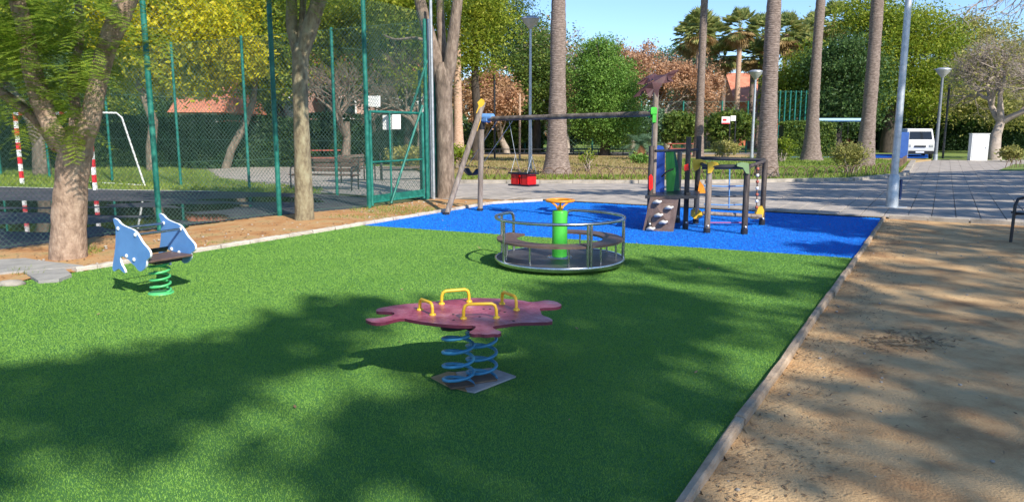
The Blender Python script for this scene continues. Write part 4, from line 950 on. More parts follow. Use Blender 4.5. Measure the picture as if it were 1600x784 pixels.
# ---- feathery fronds for the near trees
def frond_mesh(P, D, L):
    """bipinnate fronds: rachis D from P, paired pinnae with leaflets"""
    Vs = []
    for p_, d, l in zip(P, D, L):
        d = d / np.linalg.norm(d); s_ = np.cross(d, [0, 0, 1.]); s_ /= np.linalg.norm(s_) + 1e-9; u_ = np.cross(s_, d)
        K = 11
        for i in range(K):
            f_ = (i + 1) / (K + .5); c = p_ + d * l * f_ + np.array([0, 0, -.22 * l * f_ * f_]); pl = l * .28 * (1 - .65 * f_) ** .7 * (.5 + f_ if f_ < .4 else 1)
            for sg in (-1, 1):
                a = d * .55 + s_ * sg * .9 + u_ * rng.uniform(-.25, .1); a /= np.linalg.norm(a); w = np.cross(a, u_); 
                for j in range(7):
                    e = c + a * pl * (j + .7) / 7; q = pl * .21
                    for s2 in (-1, 1):
                        tip = e + w * s2 * q + a * q * .5; Vs += [e - a * q * .28, e + a * q * .28, tip]
    V = np.array(Vs); return V, np.arange(len(V)).reshape(-1, 3)

def near_tree(label, by_px, bark, limbs_px, radii, Yo, fronds, group=None):
    b = G(*by_px); Y = b.y; t = thing('shade_tree', label, 'tree', (b.x, b.y, 0), group=group)
    first = True
    for (pts, rr, dy) in limbs_px:
        assert len(pts) == len(rr), (len(pts), len(rr), pts)
        P_ = [A(x, y, Y + dy * i / max(1, len(pts) - 1)) for i, (x, y) in enumerate(pts)]
        if first: P_[0].z = -.05
        # resample smoothly
        Q = []; RR = []
        n = len(P_)
        for i in range(n - 1):
            p0 = P_[max(i - 1, 0)]; p1 = P_[i]; p2 = P_[i + 1]; p3 = P_[min(i + 2, n - 1)]
            for k in range(5):
                f_ = k / 5; Q.append(.5 * ((2 * p1) + (p2 - p0) * f_ + (2 * p0 - 5 * p1 + 4 * p2 - p3) * f_ * f_ + (3 * p1 - p0 - 3 * p2 + p3) * f_ ** 3)); RR.append((rr[i] + (rr[i + 1] - rr[i]) * f_) * mpp(Y) * (1 + random.uniform(-.035, .035)))
        Q.append(P_[-1]); RR.append(rr[-1] * mpp(Y))
        m = MB(); m.tube(Q, RR, 16 if first else 12); m.build('trunk' if first else 'branch', bark, t, world=True); first = False
    if fronds:
        P, D, L = [], [], []
        for (x, y, sx, sy, n, l) in fronds:
            for _ in range(n):
                c = A(x + rng.normal() * sx, y + rng.normal() * sy, Y + rng.normal() * .45); a = rng.uniform(0, 2 * pi)
                P.append(np.array(c)); D.append(np.array([cos(a), sin(a), rng.uniform(-.7, .25)])); L.append(l * rng.uniform(.7, 1.25))
        V, Fc = frond_mesh(P, D, L); V = V - np.array([b.x, b.y, 0]); link('crown', npmesh('crown', V, Fc), LF['frond'], t)
    if Y < 17:      # the upper crown, above the frame, that shades the upper trunk
        V, Fc = leaves(crown_pts([((1.7, -2.9, 6.0), (1.6, 1.5, .8)), ((.6, -1.2, 6.6), (1.8, 1.6, .9)), ((1.2, -2.0, 6.3), (1.6, 1.5, .7))], 9000 if by_px[0] > 200 else 2500, .22, 20, .6, .2), .16, .5); link('upper_crown', npmesh('upper_crown', V, Fc), LF['frond'], t)
    return t, b
near_tree('near pale barked tree at the left edge with feathery leaves hanging over it', (107, 404), M_barkN,
    [([(106, 404), (108, 340), (112, 280), (118, 238), (121, 220), (122, 206)], [28, 25, 23.5, 25, 23, 13], 0),
     ([(120, 250), (128, 220), (140, 190), (152, 135), (165, 80), (185, 30), (208, -25), (235, -90)], [14, 17, 15.5, 14, 14, 16, 15, 12], -.2),
     ([(112, 255), (100, 226), (78, 195), (62, 150), (48, 100), (40, 50), (20, -20), (0, -80)], [12, 15, 13, 16, 13, 12, 11, 9], -.3),
     ([(92, 232), (60, 190), (30, 165), (-5, 140), (-50, 110)], [11, 9, 8, 8, 7], .5),
     ([(115, 215), (118, 170), (112, 120), (125, 60), (120, -20)], [10, 8, 7, 6, 5], .5)], None, 0,
    [(50, 60, 55, 45, 95, .72), (100, 120, 34, 36, 60, .62), (30, 20, 50, 30, 40, .8), (125, 30, 36, 30, 45, .7), (45, 155, 36, 26, 18, .5), (112, 180, 20, 16, 12, .5), (70, 160, 14, 14, 8, .45), (15, 100, 30, 40, 28, .6), (60, -50, 80, 40, 80, .7), (190, -70, 60, 20, 30, .7)])
near_tree('straight mossy trunk forking at the top beside the second fence post', (475, 345), M_barkM,
    [([(476, 345), (474, 280), (471, 200), (469, 130), (470, 85), (470, 68)], [16, 13.5, 12, 12, 13, 8], 0),
     ([(468, 105), (464, 78), (456, 40), (455, 0), (445, -60)], [8, 9, 9, 8, 7], .2), ([(470, 108), (475, 78), (484, 45), (497, 5), (515, -60)], [8, 10.5, 12, 11, 8], -.1), ([(470, 70), (472, 30), (476, -30)], [6, 5, 4], .3)], None, 0,
    [(470, -12, 40, 10, 30, .6), (480, -60, 60, 30, 60, .7), (505, 5, 20, 7, 8, .45)])
near_tree('three-armed trunk behind the gate next to the swing leg', (697, 311), M_barkG,
    [([(697, 311), (696, 230), (694, 160), (693, 118), (693, 98)], [15, 13, 12.5, 14, 8], 0), ([(690, 140), (686, 112), (672, 60), (658, 10), (645, -60)], [8, 10.5, 10, 9, 7], .2),
     ([(695, 140), (692, 105), (690, 60), (688, 10), (690, -50)], [6, 8, 7, 6, 5], .6), ([(697, 140), (702, 108), (708, 60), (714, 10), (722, -60)], [8, 10, 9, 8, 6], -.2), ([(680, 70), (650, 60), (618, 62), (600, 55)], [3, 2.4, 1.8, 1.2], .3)], None, 0,
    [(690, -60, 60, 25, 70, .45)])

# leaning pale trunks behind the court
for lab, base_, pts, rr, leaf, bl, n in (
  ('leaning rough trunk behind the goal at far left', (66, 274), [(66, 274), (62, 225), (48, 185), (15, 140), (-25, 110)], [14, 11, 9, 8, 6], 'yellowgreen', [(-10, 60, 70, 60), (60, 30, 60, 40)], 7000),
  ('brown trunk just left of the first fence post', (238, 268), [(238, 268), (236, 230), (240, 190), (225, 150), (205, 110)], [9, 8, 7, 6, 5], 'yellow', [(215, 40, 60, 55), (275, 20, 65, 60), (330, 60, 62, 52), (250, 95, 50, 40), (360, 10, 50, 45), (375, 90, 36, 35), (300, 115, 60, 36), (225, 110, 40, 30)], 36000),
  ('slanting pale trunk in front of the hedge right of the terracotta house', (352, 264), [(352, 264), (362, 232), (380, 200), (395, 160), (400, 120)], [7, 6, 6, 5, 4], 'yellowgreen', [(410, 70, 45, 55), (440, 20, 50, 45), (420, 130, 35, 30)], 12000)):
    b = G(*base_); Y = b.y; t = thing('tree', lab, 'tree', (b.x, b.y, 0)); P_ = [A(x, y, Y) for x, y in pts]; P_[0].z = -.05
    m = MB(); m.tube(P_, [r * mpp(Y) for r in rr], 10); top = P_[-1]; W_ = []
    for q in bl: c = A(q[0], q[1], Y + random.uniform(-.5, 2)); k = mpp(Y); W_.append((tuple(c), (q[2] * k, q[2] * k, q[3] * k))); limb(m, top, c, rr[-1] * k, .03)
    m.build('trunk', M_barkG, t, world=True)
    P = crown_pts(W_, int(n * 2.2), .34, 24, .55, .25); V, Fc = leaves(P, .20, .45, .5); link('crown', npmesh('crown', V - np.array([b.x, b.y, 0]), Fc), LF[leaf], t)

# background trees: label, base px, Y, blobs, leaf, n, size
bgT = [
 ('dark olive tree behind the goal and the near trunk', 20, 36, [(10, 140, 80, 60), (90, 110, 70, 70), (-60, 90, 80, 80)], 'green', 9000, .22, .25),
 ('green tree filling the gap left of the first fence post', 150, 38, [(170, 120, 60, 70), (180, 30, 60, 60), (120, 40, 60, 60)], 'yellowgreen', 10000, .2, .22),
 ('dark tree standing above the terracotta house', 300, 52, [(300, 110, 70, 45), (250, 150, 50, 35), (360, 150, 50, 35)], 'dark', 8000, .26, .25),
 ('green tree behind the mossy trunk', 440, 42, [(430, 110, 60, 60), (450, 40, 60, 60), (510, 20, 50, 50)], 'green', 13000, .2, .25),
 ('feathery green tree seen through the upper mesh left of the gate', 520, 36, [(505, 85, 45, 55), (540, 50, 45, 55), (500, 30, 50, 45), (550, 110, 30, 35)], 'yellowgreen', 12000, .18, .2),
 ('dark needle tree behind the tall corner of the mesh', 600, 40, [(590, 60, 45, 60), (620, 100, 40, 60), (600, 10, 55, 40), (560, 130, 30, 40)], 'dark', 12000, .2, .22),
 ('bright yellow-green tree above the gate', 640, 34, [(630, 25, 55, 40), (670, 40, 45, 55), (650, 115, 35, 35), (600, -10, 60, 35)], 'yellowgreen', 15000, .17, .2),
 ('lime green tree between the three-armed trunk and the lamp', 745, 38, [(735, 70, 38, 55), (760, 30, 42, 45), (740, 15, 45, 35), (700, 80, 35, 45)], 'yellowgreen', 14000, .17, .22),
 ('dark spreading tree right of the pale palm trunk', 770, 58, [(780, 40, 50, 50), (820, 90, 42, 40), (845, 75, 38, 45), (800, 70, 40, 40), (775, 10, 55, 30)], 'dark', 19000, .2, .28),
 ('dark green tree behind the tall grey lamp', 838, 50, [(835, 90, 42, 50), (860, 130, 32, 45), (830, 150, 40, 40)], 'green', 11000, .22, .25),
 ('round dense bright green tree in the middle of the park', 945, 46, [(943, 130, 50, 62), (932, 100, 38, 40), (955, 160, 52, 60), (930, 175, 45, 45), (965, 200, 45, 35), (945, 78, 24, 18)], 'round', 34000, .16, .3),
 ('blue-green tree beyond the orange crowns', 1060, 85, [(1040, 98, 24, 22), (1075, 90, 30, 30), (1095, 110, 30, 34), (1060, 130, 50, 30)], 'blueg', 11000, .34, .35),
 ('green tree behind the fourth palm trunk', 1250, 60, [(1240, 125, 32, 35), (1275, 105, 36, 42), (1225, 130, 25, 30), (1300, 150, 40, 50), (1250, 160, 50, 30)], 'yellowgreen', 16000, .26, .35),
 ('dark shady tree between the fourth and fifth palm trunks', 1305, 50, [(1300, 130, 45, 50), (1325, 90, 42, 42), (1310, 175, 45, 25), (1345, 140, 42, 60)], 'dark', 13000, .24, .35),
 ('big yellow-green tree behind the grey mast', 1385, 54, [(1370, 60, 52, 55), (1420, 100, 58, 60), (1400, 30, 52, 38), (1430, 150, 45, 40), (1360, 120, 50, 50), (1345, 25, 38, 28), (1445, 55, 48, 38)], 'yellowgreen', 40000, .22, .4),
 ('broad olive tree behind the bare tree', 1520, 60, [(1510, 80, 62, 55), (1570, 90, 62, 55), (1480, 130, 52, 50), (1545, 140, 62, 45), (1620, 110, 60, 60), (1490, 60, 45, 32), (1510, 160, 55, 26, -7), (1580, 165, 60, 28, -8)], 'olive', 30000, .24, .4),
 ('dark thick tree behind the white cabinet', 1500, 66, [(1500, 175, 60, 36), (1560, 180, 60, 36), (1440, 180, 60, 32), (1620, 175, 60, 40), (1500, 160, 70, 24, -9), (1600, 160, 70, 24, -9)], 'dark', 16000, .3, .5),
]
for lab, bx, Y, bl, lf, n, ls, tr in bgT:
    rd_ = lf == 'round'; tree(lab, bx, 0, Y, bl, lf, int(n * 1.8), ls * .74, tr, clump=.3 if rd_ else .36 + Y * .006, per=40 if rd_ else 120, squash=.6 if rd_ else .4, group='trees in the park')
tree('low dark tree shading the grass behind the far swing', 1290, 0, 64, [(1285, 200, 45, 22), (1340, 195, 45, 25), (1400, 195, 40, 25)], 'dark', 9000, .3, .4, th=3, clump=.5, group='trees in the park')

# bare and autumn trees by recursion
def bare(t, b, h, r0, depth, spread, leaf=None, nl=0, lsize=.15, bark=None, droop=0, kids=3, seed=1, th=.25, width=1.0, upb=.35):
    rd = random.Random(seed); m = MB(); tips = []
    def grow(p_, d, L, r, k):
        pts = [p_]; dd = d.copy(); n = 3
        for i in range(n):
            dd = (dd + Vector((rd.gauss(0, .12), rd.gauss(0, .12), rd.gauss(0, .08) + .02 - droop * (depth - k) * .03))).normalized(); pts.append(pts[-1] + dd * L / n)
        m.tube(pts, [r * (1 - .45 * i / n) for i in range(n + 1)], 8 if k == depth else (5 if k > 2 else 3), cap=False)
        tips.extend(pts[1:] if k <= 2 else [])
        if k == 0: return
        for i in range(kids + (1 if k > 1 and rd.random() < .6 else 0)):
            a = rd.uniform(0, 2 * pi); o_ = dd.orthogonal().normalized(); o2 = dd.cross(o_); v = (dd + (o_ * cos(a) + o2 * sin(a)) * spread * rd.uniform(.6, 1.3)); v.x *= width; v.y *= width; v.z += upb * .3; v.normalize()
            s_ = pts[-1] if i else pts[-1]; s_ = pts[rd.choice([-1, -1, -2])]
            grow(s_, v, L * rd.uniform(.62, .85), r * .56, k - 1)
    grow(Vector((0, 0, -.05)), Vector((0, 0, 1)), h * th, r0, depth)
    zmx = max(v[2] for v in m.v); sc_ = h / zmx; m.v = [(v[0] * sc_, v[1] * sc_, v[2] * sc_) for v in m.v]
    m.build('trunk', bark or M_twig, t)
    if leaf:
        T = np.array([list(q) for q in tips]) * sc_; idx = rng.integers(0, len(T), nl); P = T[idx] + rng.normal(size=(nl, 3)) * .18; V, Fc = leaves(P, lsize, .5, .2); link('crown', npmesh('crown', V, Fc), LF[leaf], t)
    return t
def baretree(label, px, py, ytop, leaf, nl, ls, seed, **kw):
    b = G(px, py) if py else None; 
    h = A(px, ytop, b.y).z; t = thing('autumn_tree' if leaf else 'bare_tree', label, 'tree', (b.x, b.y, 0)); return bare(t, b, h, h * .028, kw.pop('depth', 6), kw.pop('spread', .75), leaf, nl, ls, seed=seed, **kw)
baretree('pale leafless tree with a dense fan of twigs right of the right-hand lamp', 1553, 250, 45, 'olive', 1800, .16, 3, depth=7, kids=3, droop=.1, th=.16, spread=.9, width=1.25)
baretree('pinkish almost bare tree behind the thick middle palm trunk', 888, 238, 22, 'orange', 3600, .22, 8, depth=6, th=.22, bark=M_twig, spread=.95, width=1.5)
baretree('orange leaved tree behind the yellow figure of the swing', 792, 243.5, 100, 'orange', 22000, .16, 5, depth=6, th=.18)
baretree('brown leaved tree between the swing leg and the lamp', 752, 243, 108, 'brown', 18000, .15, 6, depth=6, th=.18)
baretree('orange tree showing above the right side of the round green tree', 990, 236, 62, 'orange', 20000, .19, 9, depth=6, th=.22)
baretree('broad orange-brown tree left of the second palm trunk', 1045, 236.5, 74, 'orange', 26000, .19, 12, depth=6, th=.22, width=1.4)
baretree('copper coloured tree low behind the round green tree', 885, 240, 112, 'brown', 11000, .18, 14, depth=6, th=.2)
baretree('thin leafless tree behind the upper mesh', 655, 262, 60, None, 0, 0, 21, depth=6, th=.2, bark=M_barkG)
baretree('leafless tree left of the gate behind the mesh', 540, 262, 90, None, 0, 0, 22, depth=5, th=.25, bark=M_barkG)
# overhanging bare twigs at top right
t = thing('bare_branch', 'leafless twigs hanging into the sky at the top right corner', 'branch', tuple(A(1640, -60, 20)))
m = MB(); rd = random.Random(5)
for i in range(9):
    p0 = A(1640 + i * 8, -60, 20) - t.location; a = A(1500 + i * 14 + rd.uniform(-10, 10), rd.uniform(0, 30), 20 + rd.uniform(-1, 1)) - t.location
    pts = limb(m, p0, a, .04, .008, 4, .12, 7)
    for q in pts[2:]:
        for _ in range(3): limb(m, q, q + Vector((rd.uniform(-.5, .3), rd.uniform(-.4, .4), rd.uniform(-.45, .1))), .010, .004, 3, .2, 3)
m.build('twigs', M_twig, t)

# ---- palms
def palm_trunk(px, py, wpx, wtop, topz, label, mat, crown=True, flare=1.5):
    b = G(px, py); k = mpp(b.y); t = thing('palm_tree', label, 'palm tree', (b.x, b.y, .08), group='tall palms')
    m = MB(); zs = [-.1, .15, .45, .9, 1.6, 2.6, 4, 6, topz]; r0 = wpx * k / 2; r1 = wtop * k / 2; rad = []; pts = []
    Z = []; z = -.1
    while z < topz: Z.append(z); z += .16
    lx = random.uniform(-.1, .1)
    for i, z in enumerate(Z):
        f_ = min(1, z / 6.5) if z > 0 else 0; r = r1 + (r0 - r1) * math.exp(-z * 1.1) * 1.0 + (r0 * .12) * max(0, 1 - f_); rad.append(r * (1 + (.026 if i % 2 else -.016) + random.uniform(-.02, .02) + .03 * sin(i * .37 + px))); pts.append(Vector((lx * sin(z * .35) * .6, 0, z)))
    m.tube(pts, rad, 18); m.build('trunk', mat, t)
    return t, topz
def fanmesh(nf, L, seed, down=False, blades_=14, th0=-.9, th1=1.2):
    rg = np.random.default_rng(seed); Vs = []
    for i in range(nf):
        a = rg.uniform(0, 2 * pi); e = rg.uniform(th0, th1); d = np.array([cos(a) * cos(e), sin(a) * cos(e), sin(e)]); l = L * rg.uniform(.8, 1.15)
        s_ = np.cross(d, [0, 0, 1.]); s_ /= np.linalg.norm(s_) + 1e-9; u_ = np.cross(s_, d); c = d * l * .5
        Vs += [s_ * .03, -s_ * .03, c]
        for j in range(blades_):
            th = (j / (blades_ - 1) - .5) * 2.7; v = d * cos(th) + s_ * sin(th); v = v / np.linalg.norm(v); w = np.cross(v, u_); bl = l * .55 * (1 - .25 * abs(th) / 1.35)
            tip = c + v * bl - np.array([0, 0, bl * (.08 + .22 * rg.uniform())]) ; midp = c + v * bl * .55
            Vs += [c, midp + w * l * .03, tip, c, tip, midp - w * l * .03]
    V = np.array(Vs); return npmesh('fan', V, np.arange(len(V)).reshape(-1, 3))
fanA = fanmesh(60, 1.75, 1, blades_=16, th0=-.75, th1=1.4); fanA.materials.append(LF['palm']); skA = fanmesh(60, 1.55, 2, th0=-1.5, th1=-.45); skA.materials.append(LF['dead'])
nearP = [(870, 276, 44, 22, 13, 'thick palm trunk with wide base between the lamp and the round tree', M_palm),
 (1091, 248, 17, 11, 12, 'slim dark topped palm trunk rising behind the climbing frame', M_palm),
 (1197, 281, 37, 21, 14, 'thickest palm trunk right of the rope net with rough grey bark', M_palm),
 (1267, 254, 34, 14, 14, 'palm trunk with pale swollen foot behind the island lawn', M_palmO if False else M_palm),
 (1350, 263, 30, 18, 14, 'palm trunk rising behind the clipped bush left of the mast', M_palm),
 (717, 256, 22, 11, 13, 'pale slender palm trunk behind the three-armed tree', M_palmO)]
for px, py, w0, w1, tz, lab, mt in nearP:
    t, tz = palm_trunk(px, py, w0, w1, tz, lab, mt)
    a = link('crown', fanA, None, t); a.location = (0, 0, tz); a2 = link('dead_fronds', skA, None, t); a2.location = (0, 0, tz - .1)
labsP = ['distant fan palm hidden partly by the dark topped trunk', 'distant fan palm just right of the dark topped trunk', 'short distant fan palm with drooping tan skirt', 'tallest distant fan palm in the middle of the row', 'distant fan palm with dark dead skirt left of the thick trunk', 'distant fan palm touching the left edge of the thick trunk', 'distant fan palm just right of the thick trunk', 'low distant fan palm above the tall green fence', 'distant fan palm left of the fourth trunk', 'high distant fan palm between the fourth and fifth trunks', 'shorter distant fan palm low behind the fourth trunk','distant fan palm at the left end of the row']
farP = [(1093, 52, 62), (1112, 62, 66), (1133, 92, 64), (1157, 48, 62), (1177, 92, 66), (1192, 60, 68), (1229, 58, 64), (1250, 72, 70), (1272, 55, 72), (1304, 38, 62), (1262, 88, 66), (1080, 64, 70)]
for i, ((px, py, Y), lab) in enumerate(zip(farP, labsP)):
    c = A(px, py - 4, Y); t = thing('fan_palm', lab, 'palm tree', (c.x, c.y, 0), random.uniform(0, 6), group='fan palms in the distance'); z = c.z
    m = MB(); m.tube([(0, 0, -.1), (0, 0, .6), (.05, 0, z * .5), (0, 0, z)], [.36, .28, .21, .19], 10); m.build('trunk', M_palmO if i % 3 == 0 else M_palm, t)
    s_ = random.uniform(.95, 1.15); s_ *= 1.0
    a = link('crown', fanA, None, t); a.location = (0, 0, z); a.scale = (s_,) * 3; a2 = link('dead_fronds', skA, None, t); a2.location = (0, 0, z + .05); a2.scale = (s_ * 1.0,) * 3
# cycad with orange stem
def cycad(px, py, r, label, Hs):
    b = G(px, py); k = mpp(b.y); t = thing('cycad', label, 'plant', (b.x, b.y, .1)); m = MB(); h = Hs * k; m.tube([(0, 0, 0), (0, 0, h * .5), (0, 0, h)], [.3, .36, .22], 10); m.build('trunk', pm('cycad_stem', [(.3, .14, .06), (.2, .1, .05)], 8, .9), t); Vs = []
    L = r * k
    for i in range(70):
        a = rng.uniform(0, 2 * pi); e = rng.uniform(.05, 1.25); pts = []
        for j in range(7):
            f_ = j / 6; ee = e - f_ * 1.1; pts.append((pts[-1] + np.array([cos(a) * cos(ee), sin(a) * cos(ee), sin(ee)]) * L / 6) if pts else np.array([0, 0, h]))
        s_ = np.array([-sin(a), cos(a), 0])
        for j in range(6):
            for q in range(3):
                c = pts[j] + (pts[j + 1] - pts[j]) * q / 3; d = (pts[j + 1] - pts[j]); d = d / np.linalg.norm(d)
                for sg in (-1, 1): Vs += [c - d * .015, c + d * .02, c + s_ * sg * L * .17 + d * .08]
    V = np.array(Vs); link('crown', npmesh('crown', V, np.arange(len(V)).reshape(-1, 3)), LF['blueg'], t)
cycad(999, 252, 34, 'spiky grey-green cycad with orange stem on the dry lawn', 22)

# ---- shrubs
def shrub(label, px, py, w, h, leaf, n, ls, group=None, stems=True, cat='bush', Y=None, box=False, name='shrub', dz=.08):
    b = G(px, py); k = mpp(b.y); t = thing(name, label, cat, (b.x, b.y, dz), group=group); W2 = w * k / 2; Hh = h * k
    m = MB(); rd = random.Random(px)
    for _ in range(16 if stems else 6): e = Vector((rd.uniform(-.85, .85) * W2, rd.uniform(-.7, .7) * W2, Hh * rd.uniform(.55, .9))); limb(m, Vector((e.x * .25, e.y * .25, 0)), e, .022, .008, 4, .2)
    m.build('stems', M_twig if stems else M_barkD, t)
    if box:
        P = rng.uniform(-1, 1, (n, 3)) * np.array([W2, W2 * .6, Hh / 2]) + np.array([0, 0, Hh / 2 + .03]); P += rng.normal(size=P.shape) * .04
    else:
        P = crown_pts([((0, 0, Hh * .72), (W2, W2 * .8, Hh * .3)), ((-W2 * .4, 0, Hh * .55), (W2 * .6, W2 * .6, Hh * .35)), ((W2 * .4, 0, Hh * .55), (W2 * .55, W2 * .6, Hh * .35))], n, .1, 14, .8, .3)
        if stems: P = P[(P[:, 2] > Hh * .55) | (rng.uniform(size=len(P)) < .35)]
    V, Fc = leaves(P, ls, .5, .3); link('foliage', npmesh('foliage', V, Fc), LF[leaf], t); return t
shrub('clipped bush with pale bare stems and yellow-green top by the island kerb', 1325, 276, 54, 46, 'olive', 5200, .075)
shrub('smaller bare-stemmed bush right of the thickest palm trunk', 1222, 256, 36, 38, 'yellowgreen', 2600, .1)
shrub('leafy spindly shrub on the dry lawn right of the thick palm foot', 918, 272, 22, 34, 'yellowgreen', 420, .09)
shrub('low shrub at the foot of the pale palm trunk', 716, 268, 40, 36, 'yellowgreen', 2600, .1)
shrub('small green plant under the cycad', 1000, 259, 30, 14, 'round', 900, .12, stems=False)
shrub('low shrub with reddish flowers behind the rope net', 1132, 252, 40, 28, 'olive', 2600, .12)
shrub('spiky low plant beside the bare tree foot', 1578, 254, 30, 20, 'olive', 1200, .16, stems=False)
shrub('bushy green shrub left of the second palm trunk', 1060, 240, 80, 62, 'green', 12000, .18, stems=False)
shrub('bushy green shrub behind the rope net', 1140, 240, 80, 66, 'green', 12000, .18, stems=False)
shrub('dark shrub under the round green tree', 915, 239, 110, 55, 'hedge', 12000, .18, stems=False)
shrub('dark green shrub right of the swing leg', 790, 241, 90, 60, 'green', 11000, .18, stems=False)
shrub('deep green shrub left of the second palm', 1012, 240, 60, 70, 'blueg', 9000, .18, stems=False)
shrub('pale grey-green bush seen through the gate', 640, 268, 70, 34, 'olive', 4200, .12, stems=False)
def hedge(label, a, b, h, d, n, leaf='hedge', ls=.11, mat=None):
    """clipped hedge from a to b"""
    t = thing('hedge', label, 'hedge', (a.x, a.y, 0)); e = (b - a); L = e.length; e = e.normalized(); nn = Vector((-e.y, e.x, 0)); m = MB()
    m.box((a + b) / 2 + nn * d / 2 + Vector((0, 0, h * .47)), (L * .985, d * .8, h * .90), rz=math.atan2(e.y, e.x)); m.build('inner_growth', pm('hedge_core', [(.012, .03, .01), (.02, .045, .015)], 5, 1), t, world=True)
    X = rng.uniform(0, L, n); face = rng.uniform(size=n); Yd = np.where(face < .65, rng.normal(0, .05, n), rng.uniform(0, d, n)); Z = np.where(face < .65, rng.uniform(0, h, n), h + rng.normal(0, .05, n))
    Z += .06 * np.sin(X * 1.3) * (Z > h * .8); P = np.array(a)[None, :] + X[:, None] * np.array(e) + Yd[:, None] * np.array(nn); P[:, 2] = Z
    V, Fc = leaves(P, ls, .55, .1); link('foliage', npmesh('foliage', V - np.array([a.x, a.y, 0]), Fc), LF[leaf], t)
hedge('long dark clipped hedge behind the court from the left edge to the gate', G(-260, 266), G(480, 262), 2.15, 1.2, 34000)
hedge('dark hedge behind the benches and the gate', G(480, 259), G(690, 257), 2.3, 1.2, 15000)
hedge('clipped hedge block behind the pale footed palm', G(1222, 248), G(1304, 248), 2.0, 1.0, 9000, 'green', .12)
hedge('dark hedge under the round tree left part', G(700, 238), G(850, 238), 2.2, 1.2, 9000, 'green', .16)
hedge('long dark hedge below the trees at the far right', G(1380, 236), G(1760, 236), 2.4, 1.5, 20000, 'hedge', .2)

# ---- far wood closing the view
V = []; P = []
def wood(px0, px1, ytop, Y, n, jit=14):
    xs = rng.uniform(px0, px1, n); top = ytop + jit * np.sin(xs * .045) + jit * .6 * np.sin(xs * .11 + 2)
    ys = rng.uniform(size=n) ** .8; out = []
    for x, t_, f_ in zip(xs, top, ys):
        v = A(x, t_ + (242 - t_) * f_, Y); out.append((v.x, v.y + rng.uniform(-2, 3) - (f_) * 2, max(.1, v.z)))
    return np.array(out)
P = wood(-500, 690, 60, 62, 26000); P = np.concatenate([P, wood(-500, 640, -40, 64, 16000)])
V, Fc = leaves(P, .75, .6, .2); o = link('left_wood', npmesh('left_wood', V, Fc), LF['dark']); setp(o, 'dark mass of trees closing the view behind the court', 'woodland', kind='stuff')
P = np.concatenate([wood(690, 1240, 158, 88, 9000), wood(1240, 2000, 110, 86, 15000)])
V, Fc = leaves(P, .8, .6, .2); o = link('right_wood', npmesh('right_wood', V, Fc), LF['dark']); setp(o, 'dark mass of trees closing the view behind the lawns', 'woodland', kind='stuff')

# ================================================================ the trees whose shade falls on the play area (behind and right of the viewer)
cotE = 1 / math.tan(SUN_EL)
shade = [ # photo outlines of shaded ground
 [(-60, 575), (80, 572), (150, 566), (290, 548), (350, 530), (365, 560), (345, 600), (330, 660), (270, 690), (160, 705), (90, 700), (40, 660), (-60, 650)],
 [(355, 540), (400, 512), (470, 482), (560, 466), (640, 466), (610, 500), (545, 512), (520, 560), (470, 592), (400, 590), (360, 590)],
 [(755, 520), (830, 478), (850, 440), (900, 446), (1000, 450), (1150, 478), (1130, 520), (1050, 552), (1060, 590), (1150, 612), (1130, 690), (1060, 790), (520, 800), (450, 740), (480, 690), (580, 640), (690, 610), (770, 570)],
 [(840, 404), (940, 408), (1080, 410), (1325, 440), (1310, 470), (1200, 455), (1000, 432), (860, 430)],
 [(1180, 490), (1290, 480), (1250, 540), (1170, 530)],
 [(1175, 326), (1290, 332), (1386, 350), (1362, 374), (1290, 366), (1190, 350)],
 [(1240, 378), (1350, 384), (1340, 398), (1260, 394)],
 [(940, 322), (1010, 326), (1010, 352), (930, 338)],
 [(-60, 720), (20, 722), (60, 760), (-60, 800)],
 # yard
 [(1392, 350), (1700, 356), (1700, 440), (1600, 432), (1480, 408), (1380, 392), (1372, 372)],
 [(1345, 406), (1480, 424), (1700, 462), (1700, 486), (1560, 466), (1440, 450), (1320, 440)],
 [(1318, 445), (1430, 462), (1560, 484), (1800, 520), (1900, 800), (1400, 800), (1330, 740), (1240, 690), (1260, 640), (1330, 600), (1330, 560), (1290, 530), (1290, 480)],
 [(1190, 700), (1290, 700), (1280, 790), (1130, 790)],
 # promenade
 [(1240, 286), (1420, 272), (1700, 262), (2000, 300), (2000, 352), (1600, 346), (1395, 336), (1240, 314)],
 [(1010, 292), (1240, 300), (1240, 316), (1000, 304)], [(700, 292), (900, 296), (1000, 300), (1000, 308), (760, 300)],
]
gp_ = []
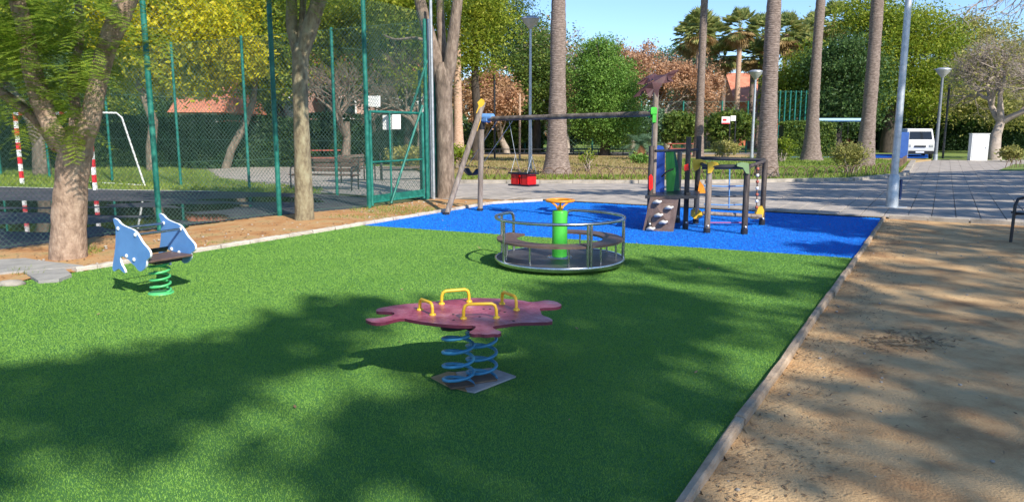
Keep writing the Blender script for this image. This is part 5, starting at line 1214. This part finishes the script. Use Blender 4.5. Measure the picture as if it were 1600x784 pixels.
for k, pl in enumerate(shade):
    wpl = [xy(G(x, y)) for x, y in pl]; ar = area(wpl); dens = 230 if 5 <= k <= 7 or k < 3 else 165 if k < 9 else (115 if k < 13 else 160)
    xs = [q[0] for q in wpl]; ys = [q[1] for q in wpl]; bb = (max(xs) - min(xs)) * (max(ys) - min(ys)); X, Yv_ = scatter(wpl, int(bb * dens))
    # streaky gaps
    if k >= 13 or 3 <= k <= 4:
        s_ = X * .5 + Yv_ * .866; tt = X * .866 - Yv_ * .5; yy_ = Yv_ + .12 * X; g_ = np.sin(yy_ * 2.6 + .8 * np.sin(X * .6)) + .7 * np.sin(yy_ * 6.1 + X * .35 + 1); kp = g_ > (-.75 if k == 13 else -.1 if k > 13 else -.7); X, Yv_ = X[kp], Yv_[kp]
    else:
        g_ = np.sin(X * 2.3 + 1.3 * np.sin(Yv_ * 1.7)) + np.sin(Yv_ * 2.9 + X * .8 + 2); kp = (g_ > (-1.9 if k < 9 else -9)); X, Yv_ = X[kp], Yv_[kp]
    jit = .2 if k < 5 or 7 < k < 13 else .1; X = X + rng.normal(0, jit, len(X)); Yv_ = Yv_ + rng.normal(0, jit, len(X)); gp_.append(np.stack([X, Yv_, np.zeros(len(X)) + (1 if k >= 13 or 5 <= k <= 7 else 0)], 1))
g_ = np.concatenate(gp_); n = len(g_)
z = np.where(g_[:, 2] > .5, 9.5 + rng.normal(0, .8, n), 15.5 + rng.normal(0, 1.4, n) + .1 * g_[:, 0])
Cx = g_[:, 0] - SD.x * z * cotE; Cy = g_[:, 1] - SD.y * z * cotE
P = np.stack([Cx, Cy, z], 1)
# keep every leaf out of the view
vis_ = (Cy > 0) & (np.abs(Cx) < Cy * .76 + .6); P = P[~vis_]
seeds = np.array([[6, -14], [10, -13], [14, -11], [19, -9], [17.0, -4.5], [22.5, 0.0], [30, 6]])
who = np.argmin(((P[:, None, :2] - seeds[None]) ** 2).sum(2), 1)
labs = ['shade tree behind the viewer on the left', 'shade tree just behind the viewer', 'shade tree behind the viewer to the right', 'shade tree standing far right of the sandy yard', 'shade tree right of the sandy yard near the bench', 'shade tree beside the paving beyond the right edge', 'farthest shade tree beside the paving on the right']
for i, sd in enumerate(seeds):
    Q = P[who == i]
    if len(Q) < 30: continue
    t = thing('shade_tree', labs[i], 'tree', (sd[0], sd[1], 0), group='shade trees outside the view'); m = MB()
    top = Vector((0, 0, 12)); limb(m, Vector((0, 0, -.1)), top, .2, .12, 9, .02)
    for q in Q[rng.integers(0, len(Q), 14)]: limb(m, top, Vector(q) - Vector((sd[0], sd[1], 0)), .05, .012, 5, .08)
    m.build('trunk', M_barkG, t)
    V, Fc = leaves(Q, .27, .6, .6); link('crown', npmesh('crown', V - np.array([sd[0], sd[1], 0]), Fc), LF['green'], t)
